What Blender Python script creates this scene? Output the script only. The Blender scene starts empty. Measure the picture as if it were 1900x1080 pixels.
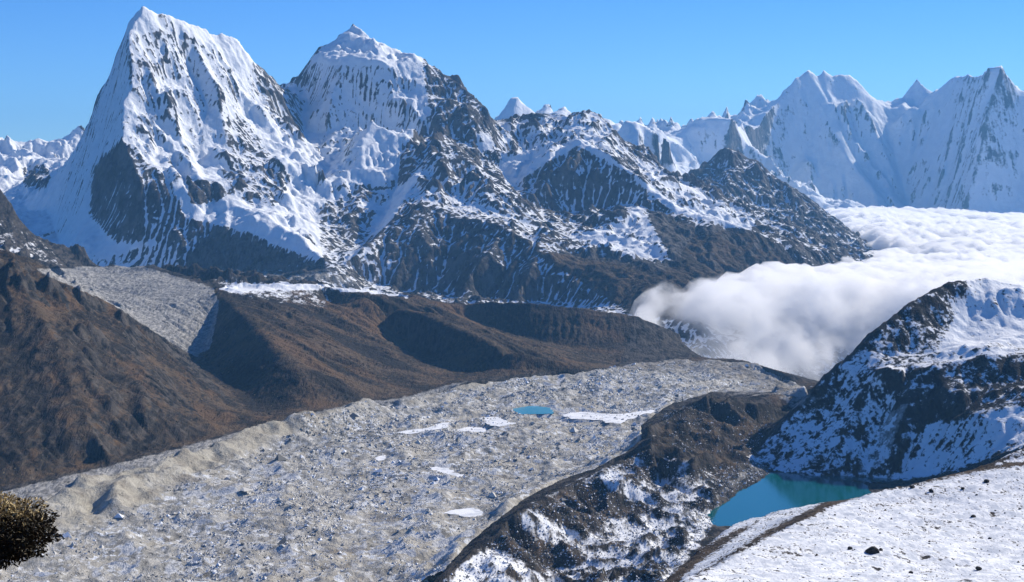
import bpy, bmesh, math, random
import numpy as np

# ------------------------------------------------------------------ camera, sky, sun, exposure
sc = bpy.context.scene
F = 2980.0            # focal length in photograph pixels (1900 wide)
V0 = 320.0            # row of the eye-level horizon
ZC = 600.0            # eye height above the lake (metres)
cam_d = bpy.data.cameras.new('camera')
cam = bpy.data.objects.new('camera', cam_d)
sc.collection.objects.link(cam)
cam.location = (0, 0, ZC)
cam.rotation_euler = (math.radians(90), 0, 0)
cam_d.sensor_width = 36.0
cam_d.lens = 36.0 * F / 1900.0
cam_d.shift_y = -(540.0 - V0) / 1900.0
cam_d.clip_start = 0.5
cam_d.clip_end = 120000.0
sc.camera = cam

SUN_AZ = math.radians(50)     # to the right of the view direction (+Y)
SUN_EL = math.radians(32)
world = bpy.data.worlds.new('World')
sc.world = world
world.use_nodes = True
wn = world.node_tree.nodes; wl = world.node_tree.links
wn.clear()
sky = wn.new('ShaderNodeTexSky'); sky.sky_type = 'NISHITA'; sky.sun_disc = False
sky.sun_elevation = SUN_EL; sky.sun_rotation = SUN_AZ
sky.altitude = 4500; sky.air_density = 1.3; sky.dust_density = 0.6; sky.ozone_density = 3.0
wbg = wn.new('ShaderNodeBackground'); wbg.inputs['Strength'].default_value = 0.068
wo = wn.new('ShaderNodeOutputWorld')
tint = wn.new('ShaderNodeMix'); tint.data_type = 'RGBA'; tint.blend_type = 'MULTIPLY'; tint.inputs[0].default_value = 1.0
# the cool white balance of the photograph, paler towards the horizon all the way round
tc = wn.new('ShaderNodeTexCoord'); sx = wn.new('ShaderNodeSeparateXYZ'); mr = wn.new('ShaderNodeMapRange'); wmix = wn.new('ShaderNodeMix'); wmix.data_type = 'RGBA'
wl.new(tc.outputs['Generated'], sx.inputs[0]); wl.new(sx.outputs['Z'], mr.inputs['Value'])
mr.inputs['From Min'].default_value = 0.0; mr.inputs['From Max'].default_value = 0.13
wmix.inputs[6].default_value = (0.72, 1.12, 1.62, 1); wmix.inputs[7].default_value = (0.42, 0.92, 1.6, 1)
wl.new(mr.outputs['Result'], wmix.inputs[0]); wl.new(wmix.outputs[2], tint.inputs[7])
wl.new(sky.outputs[0], tint.inputs[6]); wl.new(tint.outputs[2], wbg.inputs['Color']); wl.new(wbg.outputs[0], wo.inputs['Surface'])

sun_d = bpy.data.lights.new('sun', 'SUN'); sun_d.energy = 5.0; sun_d.angle = math.radians(0.5)
sun_d.color = (1.0, 0.92, 0.79)
sun = bpy.data.objects.new('sun', sun_d); sc.collection.objects.link(sun)
sun.location = (3000, 2000, 4000)
sun.rotation_euler = (math.radians(90) - SUN_EL, 0, math.pi - SUN_AZ)

sc.view_settings.view_transform = 'Standard'
sc.view_settings.look = 'None'
sc.view_settings.exposure = 0.35
sc.view_settings.gamma = 1.0
sc.view_settings.use_curve_mapping = False
sc.render.engine = 'CYCLES'
sc.cycles.use_denoising = True
sc.cycles.max_bounces = 14
sc.cycles.diffuse_bounces = 1
sc.cycles.volume_bounces = 16
sc.cycles.volume_step_rate = 0.25
sc.cycles.volume_max_steps = 256

# ------------------------------------------------------------------ numeric helpers
rng = np.random.default_rng(7)
_perm = rng.permutation(65536).astype(np.int64)
_ang = rng.random(65536) * 2 * np.pi
_gx = np.cos(_ang).astype(np.float32); _gy = np.sin(_ang).astype(np.float32)

def perlin(x, y, seed=0):
    xi = np.floor(x).astype(np.int64); yi = np.floor(y).astype(np.int64)
    xf = (x - xi).astype(np.float32); yf = (y - yi).astype(np.float32)
    def g(ix, iy, dx, dy):
        k = _perm[(ix + seed * 1013 + _perm[(iy + seed * 71) & 65535]) & 65535]
        return _gx[k] * dx + _gy[k] * dy
    a = g(xi, yi, xf, yf); b = g(xi + 1, yi, xf - 1, yf)
    c = g(xi, yi + 1, xf, yf - 1); d = g(xi + 1, yi + 1, xf - 1, yf - 1)
    u = xf * xf * xf * (xf * (xf * 6 - 15) + 10); v = yf * yf * yf * (yf * (yf * 6 - 15) + 10)
    return (a + u * (b - a)) * (1 - v) + (c + u * (d - c)) * v * 1.0

def fbm(x, y, oct=5, seed=0, gain=0.5):
    s = np.zeros(np.shape(x), np.float32); a = 1.0; f = 1.0
    for o in range(oct):
        s += a * perlin(x * f, y * f, seed + o * 7); a *= gain; f *= 2.03
    return s

def ridged(x, y, oct=5, seed=0, gain=0.5):
    s = np.zeros(np.shape(x), np.float32); a = 1.0; f = 1.0; w = 1.0
    for o in range(oct):
        n = 1.0 - np.abs(perlin(x * f, y * f, seed + o * 7)) * 1.6
        n = n * n * w
        s += a * n; w = np.clip(n * 1.3, 0, 1); a *= gain; f *= 2.07
    return s

def smooth(e0, e1, x):
    t = np.clip((x - e0) / (e1 - e0), 0, 1); return t * t * (3 - 2 * t)

def PY(u, v, Y):
    """point of the place seen at (u, v) that stands Y kilometres out"""
    Y = Y * 1000.0
    return ((u - 950.0) / F * Y, Y, ZC - (v - V0) / F * Y)

def PZ(u, v, z):
    """point at height z seen at (u, v)"""
    Y = (ZC - z) * F / (v - V0)
    return ((u - 950.0) / F * Y, Y, z)

def LY(*p): return [PY(*q) for q in p]
def LZ(z, *p): return [PZ(q[0], q[1], z) for q in p]

class Grid:
    def __init__(s, x0, x1, y0, y1, cell):
        s.x0, s.y0, s.cell = x0, y0, cell
        s.nx = int((x1 - x0) / cell) + 1; s.ny = int((y1 - y0) / cell) + 1
        s.x1 = x0 + (s.nx - 1) * cell; s.y1 = y0 + (s.ny - 1) * cell
        s.X, s.Y = np.meshgrid(x0 + np.arange(s.nx) * cell, y0 + np.arange(s.ny) * cell)
        s.X = s.X.astype(np.float64); s.Y = s.Y.astype(np.float64)
        s.H = np.zeros((s.ny, s.nx))

    def samples(s, lines, step):
        out = []
        for L in lines:
            for a, b in zip(L[:-1], L[1:]):
                a = np.array(a, float); b = np.array(b, float)
                n = max(2, int(np.hypot(*(b - a)[:2]) / step) + 1)
                t = np.linspace(0, 1, n)[:, None]
                out.append(a + (b - a) * t)
        return np.concatenate(out)

    def solve(s, lines, iters=(400, 200, 120, 80, 60, 50), lowest=None):
        """membrane through the crest and valley lines, coarse to fine"""
        pts = s.samples(lines, s.cell * 0.7)
        levels = []
        c = s.cell
        while max(s.nx, s.ny) * s.cell / c > 40: levels.append(c); c *= 2
        levels = levels[::-1]
        H = None
        for li, c in enumerate(levels):
            nx = int(round((s.x1 - s.x0) / c)) + 1; ny = int(round((s.y1 - s.y0) / c)) + 1
            ix = np.round((pts[:, 0] - s.x0) / c).astype(int); iy = np.round((pts[:, 1] - s.y0) / c).astype(int)
            ok = (ix >= 0) & (ix < nx) & (iy >= 0) & (iy < ny)
            k = iy[ok] * nx + ix[ok]
            cnt = np.bincount(k, minlength=nx * ny); val = np.bincount(k, weights=pts[ok, 2], minlength=nx * ny)
            M = (cnt > 0).reshape(ny, nx); Vv = (val / np.maximum(cnt, 1)).reshape(ny, nx)
            if H is None:
                H = np.full((ny, nx), Vv[M].mean())
            else:
                gy = np.linspace(0, H.shape[0] - 1, ny); gx = np.linspace(0, H.shape[1] - 1, nx)
                H = bilin(H, gx[None, :].repeat(ny, 0), gy[:, None].repeat(nx, 1))
            n_it = iters[min(li, len(iters) - 1)]
            for it in range(n_it):
                P = np.pad(H, 1, mode='edge')
                H = 0.25 * (P[:-2, 1:-1] + P[2:, 1:-1] + P[1:-1, :-2] + P[1:-1, 2:])
                H[M] = Vv[M]
        s.H = H; s.M = M
        # distance to the nearest control line (coarse)
        st = max(1, int(40 / s.cell))
        cx = s.X[::st, ::st]; cy = s.Y[::st, ::st]
        sp = s.samples(lines, 45.0)
        D = np.full(cx.shape, 1e9)
        for i in range(0, len(sp), 16):
            q = sp[i:i + 16]
            d = (cx[..., None] - q[:, 0]) ** 2 + (cy[..., None] - q[:, 1]) ** 2
            D = np.minimum(D, d.min(-1))
        D = np.sqrt(D)
        gx = (s.X - s.x0) / (s.cell * st); gy = (s.Y - s.y0) / (s.cell * st)
        s.D = bilin(D, gx, gy)

    def normal(s):
        gy, gx = np.gradient(s.H, s.cell)
        n = 1 / np.sqrt(1 + gx * gx + gy * gy)
        return -gx * n, -gy * n, n

    def uv(s, H=None):
        H = s.H if H is None else H
        Y = np.maximum(s.Y, 1.0)
        return 950 + s.X / Y * F, V0 + (ZC - H) / Y * F

def bilin(A, gx, gy):
    ny, nx = A.shape
    gx = np.clip(gx, 0, nx - 1.001); gy = np.clip(gy, 0, ny - 1.001)
    ix = gx.astype(int); iy = gy.astype(int); fx = gx - ix; fy = gy - iy
    return (A[iy, ix] * (1 - fx) + A[iy, ix + 1] * fx) * (1 - fy) + (A[iy + 1, ix] * (1 - fx) + A[iy + 1, ix + 1] * fx) * fy

def blur(A, n):
    for _ in range(n):
        P = np.pad(A, 1, mode='edge')
        A = (P[:-2, 1:-1] + P[2:, 1:-1] + P[1:-1, :-2] + P[1:-1, 2:] + 4 * A) / 8
    return A

def erode(H0, cell, n=60000, steps=50, passes=2, seed=1, mask=None, inertia=0.08, cap_k=5.0, er=0.25, dep=0.2, evap=0.02, rate=0.35):
    """water drops that run downhill, cut gullies and drop their load"""
    r = np.random.default_rng(seed)
    ny, nx = H0.shape
    h = (H0 / cell).ravel().copy()
    mk = None if mask is None else mask.ravel()
    for p in range(passes):
        x = r.random(n) * (nx - 3) + 1; y = r.random(n) * (ny - 3) + 1
        dx = np.zeros(n); dy = np.zeros(n); sp = np.ones(n); wa = np.ones(n); sed = np.zeros(n)
        for st in range(steps):
            ix = x.astype(int); iy = y.astype(int); fx = x - ix; fy = y - iy
            k = iy * nx + ix
            a, b, c, d = h[k], h[k + 1], h[k + nx], h[k + nx + 1]
            gx = (b - a) * (1 - fy) + (d - c) * fy
            gy = (c - a) * (1 - fx) + (d - b) * fx
            hh = a * (1 - fx) * (1 - fy) + b * fx * (1 - fy) + c * (1 - fx) * fy + d * fx * fy
            dx = dx * inertia - gx * (1 - inertia); dy = dy * inertia - gy * (1 - inertia)
            l = np.sqrt(dx * dx + dy * dy) + 1e-9; dx /= l; dy /= l
            x2 = x + dx; y2 = y + dy
            al = (x2 > 1) & (x2 < nx - 2) & (y2 > 1) & (y2 < ny - 2)
            x2 = np.where(al, x2, x); y2 = np.where(al, y2, y)
            i2 = x2.astype(int); j2 = y2.astype(int); f2 = x2 - i2; g2 = y2 - j2; k2 = j2 * nx + i2
            h2 = h[k2] * (1 - f2) * (1 - g2) + h[k2 + 1] * f2 * (1 - g2) + h[k2 + nx] * (1 - f2) * g2 + h[k2 + nx + 1] * f2 * g2
            dh = h2 - hh
            cap = np.maximum(-dh, 0.02) * sp * wa * cap_k
            up = dh > 0
            drop = np.where(up, np.minimum(dh, sed), np.where(sed > cap, (sed - cap) * dep, 0.0))
            take = np.where(~up & (sed <= cap), np.minimum((cap - sed) * er, -dh * 0.6), 0.0)
            take = np.maximum(take, 0)
            ch = np.where(al, drop - take, 0.0)
            if mk is not None: ch *= mk[k]
            sed = sed - np.where(al, drop, 0) + np.where(al, take, 0)
            w = np.stack([(1 - fx) * (1 - fy), fx * (1 - fy), (1 - fx) * fy, fx * fy])
            kk = np.concatenate([k, k + 1, k + nx, k + nx + 1])
            h += np.clip(np.bincount(kk, weights=(w * ch * rate).ravel(), minlength=nx * ny), -0.06, 0.05)
            sp = np.sqrt(np.maximum(sp * sp - dh * 0.8, 0.05)); sp = np.minimum(sp, 4)
            wa *= (1 - evap)
            x, y = x2, y2
    return h.reshape(ny, nx) * cell

# land cover drawn as outlines (photograph pixels) and laid on the ground that is seen there
RS = 4
def in_poly(px, py, poly):
    x = np.array([p[0] for p in poly], float); y = np.array([p[1] for p in poly], float)
    ins = np.zeros(px.shape, bool); j = len(x) - 1
    for i in range(len(x)):
        c = ((y[i] > py) != (y[j] > py))
        ins ^= c & (px < (x[j] - x[i]) * (py - y[i]) / (y[j] - y[i] + 1e-12) + x[i])
        j = i
    return ins

class Cover:
    def __init__(s):
        s.gx, s.gy = np.meshgrid(np.arange(-100, 2001, RS), np.arange(-40, 1141, RS))
        s.A = np.zeros(s.gx.shape)
    def poly(s, pts, val=1.0, soft=2):
        m = blur(in_poly(s.gx, s.gy, pts).astype(float), soft)
        s.A = s.A * (1 - m) + val * m
        return s
    def at(s, u, v):
        return bilin(s.A, (u + 100) / RS, (v + 40) / RS)

# ------------------------------------------------------------------ object helpers
COL = sc.collection

def props(o, label=None, category=None, group=None, kind=None):
    if label: o['label'] = label
    if category: o['category'] = category
    if group: o['group'] = group
    if kind: o['kind'] = kind
    return o

def grid_mesh(name, G, keep, mat, attrs=None, smooth_shade=True):
    """mesh of the grid cells in keep (bool per cell), vertices compacted"""
    ny, nx = G.H.shape
    idx = np.arange(nx * ny).reshape(ny, nx)
    a = idx[:-1, :-1][keep]; b = idx[:-1, 1:][keep]; c = idx[1:, 1:][keep]; d = idx[1:, :-1][keep]
    quads = np.stack([a, b, c, d], 1)
    used = np.zeros(nx * ny, bool); used[quads.ravel()] = True
    remap = np.cumsum(used) - 1
    quads = remap[quads]
    co = np.stack([G.X.ravel()[used], G.Y.ravel()[used], G.H.ravel()[used]], 1).astype(np.float32)
    return raw_mesh(name, co, quads, mat, {k: v.ravel()[used] for k, v in (attrs or {}).items()}, smooth_shade)

def raw_mesh(name, co, faces, mat, attrs=None, smooth_shade=True, parent=None):
    me = bpy.data.meshes.new(name)
    n = len(co); k = faces.shape[1]; m = len(faces)
    me.vertices.add(n); me.vertices.foreach_set('co', np.ascontiguousarray(co, np.float32).ravel())
    me.loops.add(m * k); me.loops.foreach_set('vertex_index', faces.astype(np.int32).ravel())
    me.polygons.add(m); me.polygons.foreach_set('loop_start', np.arange(0, m * k, k, dtype=np.int32))
    me.polygons.foreach_set('use_smooth', np.full(m, smooth_shade, bool))
    for kk, v in (attrs or {}).items():
        at = me.attributes.new(kk, 'FLOAT', 'POINT'); at.data.foreach_set('value', v.astype(np.float32))
    me.update(calc_edges=True); me.validate()
    me.materials.append(mat)
    o = bpy.data.objects.new(name, me); COL.objects.link(o)
    if parent: o.parent = parent
    return o

def seen(G, margin=0.004, grow=14):
    """cells that show from the camera, with a generous border round them"""
    u, v = G.uv(); sl = (G.H - ZC) / np.maximum(G.Y, 1.0)
    b = np.clip((u + 300) / 3, 0, 833).astype(int)
    top = np.full(834, -9.0); vis = np.zeros(G.H.shape, bool)
    for j in range(G.H.shape[0]):
        vis[j] = sl[j] >= top[b[j]] - margin
        np.maximum.at(top, b[j], sl[j])
    m = vis.astype(np.float32)
    for _ in range(grow):
        P = np.pad(m, 1, mode='edge'); m = np.maximum.reduce([m, P[:-2, 1:-1], P[2:, 1:-1], P[1:-1, :-2], P[1:-1, 2:]])
    return cells(m) > 0.5

def cells(A): return 0.25 * (A[:-1, :-1] + A[1:, :-1] + A[:-1, 1:] + A[1:, 1:])
# ------------------------------------------------------------------ materials
def new_mat(name):
    m = bpy.data.materials.new(name); m.use_nodes = True
    m.node_tree.nodes.clear()
    return m, m.node_tree.nodes, m.node_tree.links

class NT:
    """small node-graph writer"""
    def __init__(s, name):
        s.m, s.n, s.l = new_mat(name)
        s.out = s.n.new('ShaderNodeOutputMaterial')
        s.pos = s.n.new('ShaderNodeNewGeometry').outputs['Position']
    def _in(s, sock, val):
        if isinstance(val, (int, float)): sock.default_value = val
        elif isinstance(val, tuple): sock.default_value = val + (1.0,) if len(val) == 3 and len(sock.default_value) == 4 else val
        else: s.l.new(val, sock)
    def scaled(s, v):
        x = s.n.new('ShaderNodeMapping'); x.inputs['Scale'].default_value = v
        s.l.new(s.pos, x.inputs['Vector']); return x.outputs[0]
    def noise(s, size, detail=6, rough=0.6, dist=0.0, stretch=None, lac=2.0):
        x = s.n.new('ShaderNodeTexNoise'); x.inputs['Scale'].default_value = 1.0
        x.inputs['Detail'].default_value = detail; x.inputs['Roughness'].default_value = rough
        x.inputs['Distortion'].default_value = dist; x.inputs['Lacunarity'].default_value = lac
        v = (1 / size,) * 3 if stretch is None else tuple(k / size for k in stretch)
        s.l.new(s.scaled(v), x.inputs['Vector']); return x.outputs['Fac']
    def voro(s, size, feature='F1', rnd=1.0):
        x = s.n.new('ShaderNodeTexVoronoi'); x.feature = feature; x.inputs['Scale'].default_value = 1.0
        s.l.new(s.scaled((1 / size,) * 3), x.inputs['Vector']); return x
    def attr(s, name):
        x = s.n.new('ShaderNodeAttribute'); x.attribute_name = name; return x.outputs['Fac']
    def math(s, op, a, b=0.0, c=0.0):
        x = s.n.new('ShaderNodeMath'); x.operation = op
        s._in(x.inputs[0], a); s._in(x.inputs[1], b); s._in(x.inputs[2], c); return x.outputs[0]
    def step(s, val, lo, hi, smooth=True):
        x = s.n.new('ShaderNodeMapRange'); x.interpolation_type = 'SMOOTHSTEP' if smooth else 'LINEAR'
        s._in(x.inputs['Value'], val); s._in(x.inputs['From Min'], lo); s._in(x.inputs['From Max'], hi); return x.outputs['Result']
    def mix(s, f, a, b):
        x = s.n.new('ShaderNodeMix'); x.data_type = 'RGBA'
        s._in(x.inputs[0], f); s._in(x.inputs[6], a); s._in(x.inputs[7], b); return x.outputs[2]
    def bump(s, h, dist, strength=1.0, normal=None):
        x = s.n.new('ShaderNodeBump'); x.inputs['Distance'].default_value = dist; x.inputs['Strength'].default_value = strength
        s.l.new(h, x.inputs['Height'])
        if normal is not None: s.l.new(normal, x.inputs['Normal'])
        return x.outputs[0]
    def surf(s, col, rough=0.9, normal=None, spec=0.1, **kw):
        b = s.n.new('ShaderNodeBsdfPrincipled')
        s._in(b.inputs['Base Color'], col); s._in(b.inputs['Roughness'], rough); b.inputs['Specular IOR Level'].default_value = spec
        for k, v in kw.items(): s._in(b.inputs[k], v)
        if normal is not None: s.l.new(normal, b.inputs['Normal'])
        s.l.new(b.outputs[0], s.out.inputs['Surface']); return s.m

def alpine(name, k=1.0, tone=False, ys=1.0, snow_var=0.25, rock_a=(0.028, 0.028, 0.028), rock_b=(0.13, 0.12, 0.11), snow_soft=0.08, nz=0.6):
    """rock, dry grass, rubble and snow; k scales the grain with the distance the ground is seen from"""
    t = NT(name)
    n1 = t.noise(55 * k, 8, 0.62, 0.3, stretch=(1, ys, 1))
    n2 = t.noise(17 * k, 6, 0.65, stretch=(1, ys, 1))
    st = t.noise(24 * k, 5, 0.6, 0.6, stretch=(1, 0.6 * ys, 0.22))
    big = t.noise(320 * k, 4, 0.55)
    rock = t.mix(t.step(t.math('ADD', t.math('MULTIPLY', n1, 0.5), t.math('MULTIPLY', st, 0.5)), 0.41, 0.60), rock_a, rock_b)
    rock = t.mix(t.math('MULTIPLY', t.step(big, 0.45, 0.7), 0.4), rock, (rock_b[0] * 1.0, rock_b[1] * 0.95, rock_b[2] * 0.9))
    gv = t.math('ADD', t.math('MULTIPLY', n2, 0.45), t.math('MULTIPLY', big, 0.55))
    grass = t.mix(t.step(gv, 0.43, 0.58), (0.028, 0.024, 0.019), (0.1, 0.072, 0.047))
    grass = t.mix(t.math('MULTIPLY', t.step(st, 0.52, 0.72), 0.55), grass, (0.15, 0.125, 0.1))
    if tone:
        tn = t.math('ADD', t.attr('tn'), t.math('MULTIPLY', t.math('SUBTRACT', n2, 0.5), 0.7))
        grass = t.mix(t.step(tn, 0.0, 0.55), grass, (0.118, 0.076, 0.044))
        grass = t.mix(t.step(tn, 0.0, -0.55), grass, (0.03, 0.026, 0.022))
    scree = t.mix(t.step(n2, 0.35, 0.68), (0.17, 0.165, 0.155), (0.42, 0.41, 0.39))
    gm = t.step(t.math('ADD', t.attr('gr'), t.math('MULTIPLY', t.math('SUBTRACT', n1, 0.5), 1.1)), 0.38, 0.62)
    c = t.mix(gm, rock, grass)
    sm = t.step(t.math('ADD', t.attr('sc'), t.math('MULTIPLY', t.math('SUBTRACT', n1, 0.5), 0.9)), 0.4, 0.6)
    c = t.mix(sm, c, scree)
    nn = t.math('ADD', t.math('MULTIPLY', n1, 0.4), t.math('ADD', t.math('MULTIPLY', n2, 0.32), t.math('MULTIPLY', st, 0.28)))
    sv = t.math('ADD', t.attr('sn'), t.math('MULTIPLY', t.math('SUBTRACT', nn, 0.5), nz * 2))
    sf = t.step(sv, 0.5 - snow_soft, 0.5 + snow_soft)
    snow = t.mix(t.math('MULTIPLY', t.step(n1, 0.40, 0.64), snow_var), (0.85, 0.87, 0.89), (0.5, 0.54, 0.6))
    c = t.mix(sf, c, snow)
    h = t.math('ADD', t.math('MULTIPLY', n1, 1.0), t.math('MULTIPLY', st, 0.6))
    bs = t.math('SUBTRACT', 1.0, t.math('MULTIPLY', sf, 0.55))
    b = t.n.new('ShaderNodeBump'); b.inputs['Distance'].default_value = 20 * k
    t.l.new(bs, b.inputs['Strength']); t.l.new(h, b.inputs['Height'])
    return t.surf(c, 0.92, b.outputs[0], 0.05)

mat_far = alpine('snowy rock far off', 2.2)
mat_alp = alpine('rock, snow and dry grass')
mat_near = alpine('dry grass and rock of the near hills', 0.55, True, 0.45, rock_a=(0.012, 0.012, 0.012), rock_b=(0.085, 0.075, 0.065))
mat_lakehill = alpine('black rock and snow above the lake', 0.5, rock_a=(0.010, 0.011, 0.013), rock_b=(0.055, 0.053, 0.05), nz=1.3)
mat_fg = alpine('snow dusted turf', 0.07, False, 0.5, 0.95, rock_a=(0.03, 0.027, 0.025), rock_b=(0.12, 0.1, 0.085), nz=1.0)

def glacier_mat():
    t = NT('rubble covered ice')
    a = t.noise(26, 9, 0.68, 0.4, (1, 0.5, 1)); b = t.noise(9, 6, 0.7, 0, (1, 0.45, 1)); big = t.noise(190, 4, 0.55, 0.5)
    vo = t.voro(11).outputs['Color']
    sep = t.n.new('ShaderNodeSeparateColor'); t.l.new(vo, sep.inputs[0])
    g = t.mix(t.step(a, 0.33, 0.68), (0.22, 0.212, 0.19), (0.54, 0.52, 0.47))
    g = t.mix(t.math('MULTIPLY', t.step(big, 0.46, 0.66), 0.6), g, (0.42, 0.385, 0.315))
    sp = t.step(t.math('ADD', t.math('MULTIPLY', b, 0.7), t.math('MULTIPLY', sep.outputs[0], 0.3)), 0.52, 0.66)
    patch = t.step(t.noise(120, 4, 0.6, 0.3), 0.40, 0.62)
    ed = t.math('SUBTRACT', 1.0, t.attr('edge'))
    sp = t.math('MULTIPLY', t.math('MULTIPLY', sp, t.math('ADD', 0.25, t.math('MULTIPLY', patch, 0.75))), ed)
    g = t.mix(t.attr('edge'), g, t.mix(t.step(a, 0.3, 0.7), (0.28, 0.25, 0.20), (0.46, 0.43, 0.35)))
    g = t.mix(sp, g, (0.72, 0.75, 0.79))
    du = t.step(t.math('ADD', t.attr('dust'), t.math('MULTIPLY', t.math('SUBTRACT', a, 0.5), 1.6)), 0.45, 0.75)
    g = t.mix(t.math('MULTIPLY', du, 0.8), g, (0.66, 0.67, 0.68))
    g = t.mix(t.math('MULTIPLY', t.attr('lip'), 0.75), g, t.mix(t.step(a, 0.4, 0.62), (0.07, 0.06, 0.05), (0.2, 0.17, 0.14)))
    dk = t.math('MULTIPLY', t.step(t.noise(14, 5, 0.6), 0.60, 0.70), 0.8)
    g = t.mix(dk, g, (0.06, 0.058, 0.055))
    br = t.math('MULTIPLY', t.step(t.noise(75, 5, 0.6), 0.58, 0.68), 0.5)
    g = t.mix(br, g, (0.15, 0.115, 0.075))
    h = t.math('ADD', a, t.math('MULTIPLY', b, 0.5))
    return t.surf(g, 0.9, t.bump(h, 9.0, 1.0), 0.1)
mat_glacier = glacier_mat()

def water_mat(name, col, rough=0.06):
    t = NT(name)
    n = t.noise(6, 3, 0.5); big = t.noise(240, 3, 0.5)
    c = t.mix(big, tuple(k * 0.85 for k in col), tuple(k * 1.15 for k in col))
    return t.surf(c, rough, t.bump(n, 0.12, 0.25), 0.4)
mat_lake = water_mat('turquoise lake water', (0.0, 0.095, 0.098), 0.12)
mat_pond = water_mat('pale turquoise melt water', (0.05, 0.27, 0.34), 0.2)
mat_pond2 = water_mat('grey lake water', (0.12, 0.16, 0.18), 0.3)
def rubble_mat():
    t = NT('glacier stones'); tn = t.attr('tone')
    c = t.mix(t.step(tn, 0.0, 0.7), (0.19, 0.183, 0.165), (0.60, 0.58, 0.53))
    c = t.mix(t.step(tn, 0.8, 0.95), c, (0.8, 0.82, 0.85))
    return t.surf(c, 0.85, None, 0.15)
mat_rubble = rubble_mat()
def ice_mat():
    t = NT('snow covered pond ice')
    n = t.noise(25, 5, 0.6, 0.4)
    d = t.mix(t.step(n, 0.3, 0.6), (0.62, 0.65, 0.68), (0.9, 0.91, 0.92))
    return t.surf(t.mix(t.step(t.noise(16, 5, 0.7), 0.58, 0.68), d, (0.38, 0.37, 0.35)), 0.7, t.bump(n, 1.0, 0.4), 0.2)
mat_ice = ice_mat()

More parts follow.
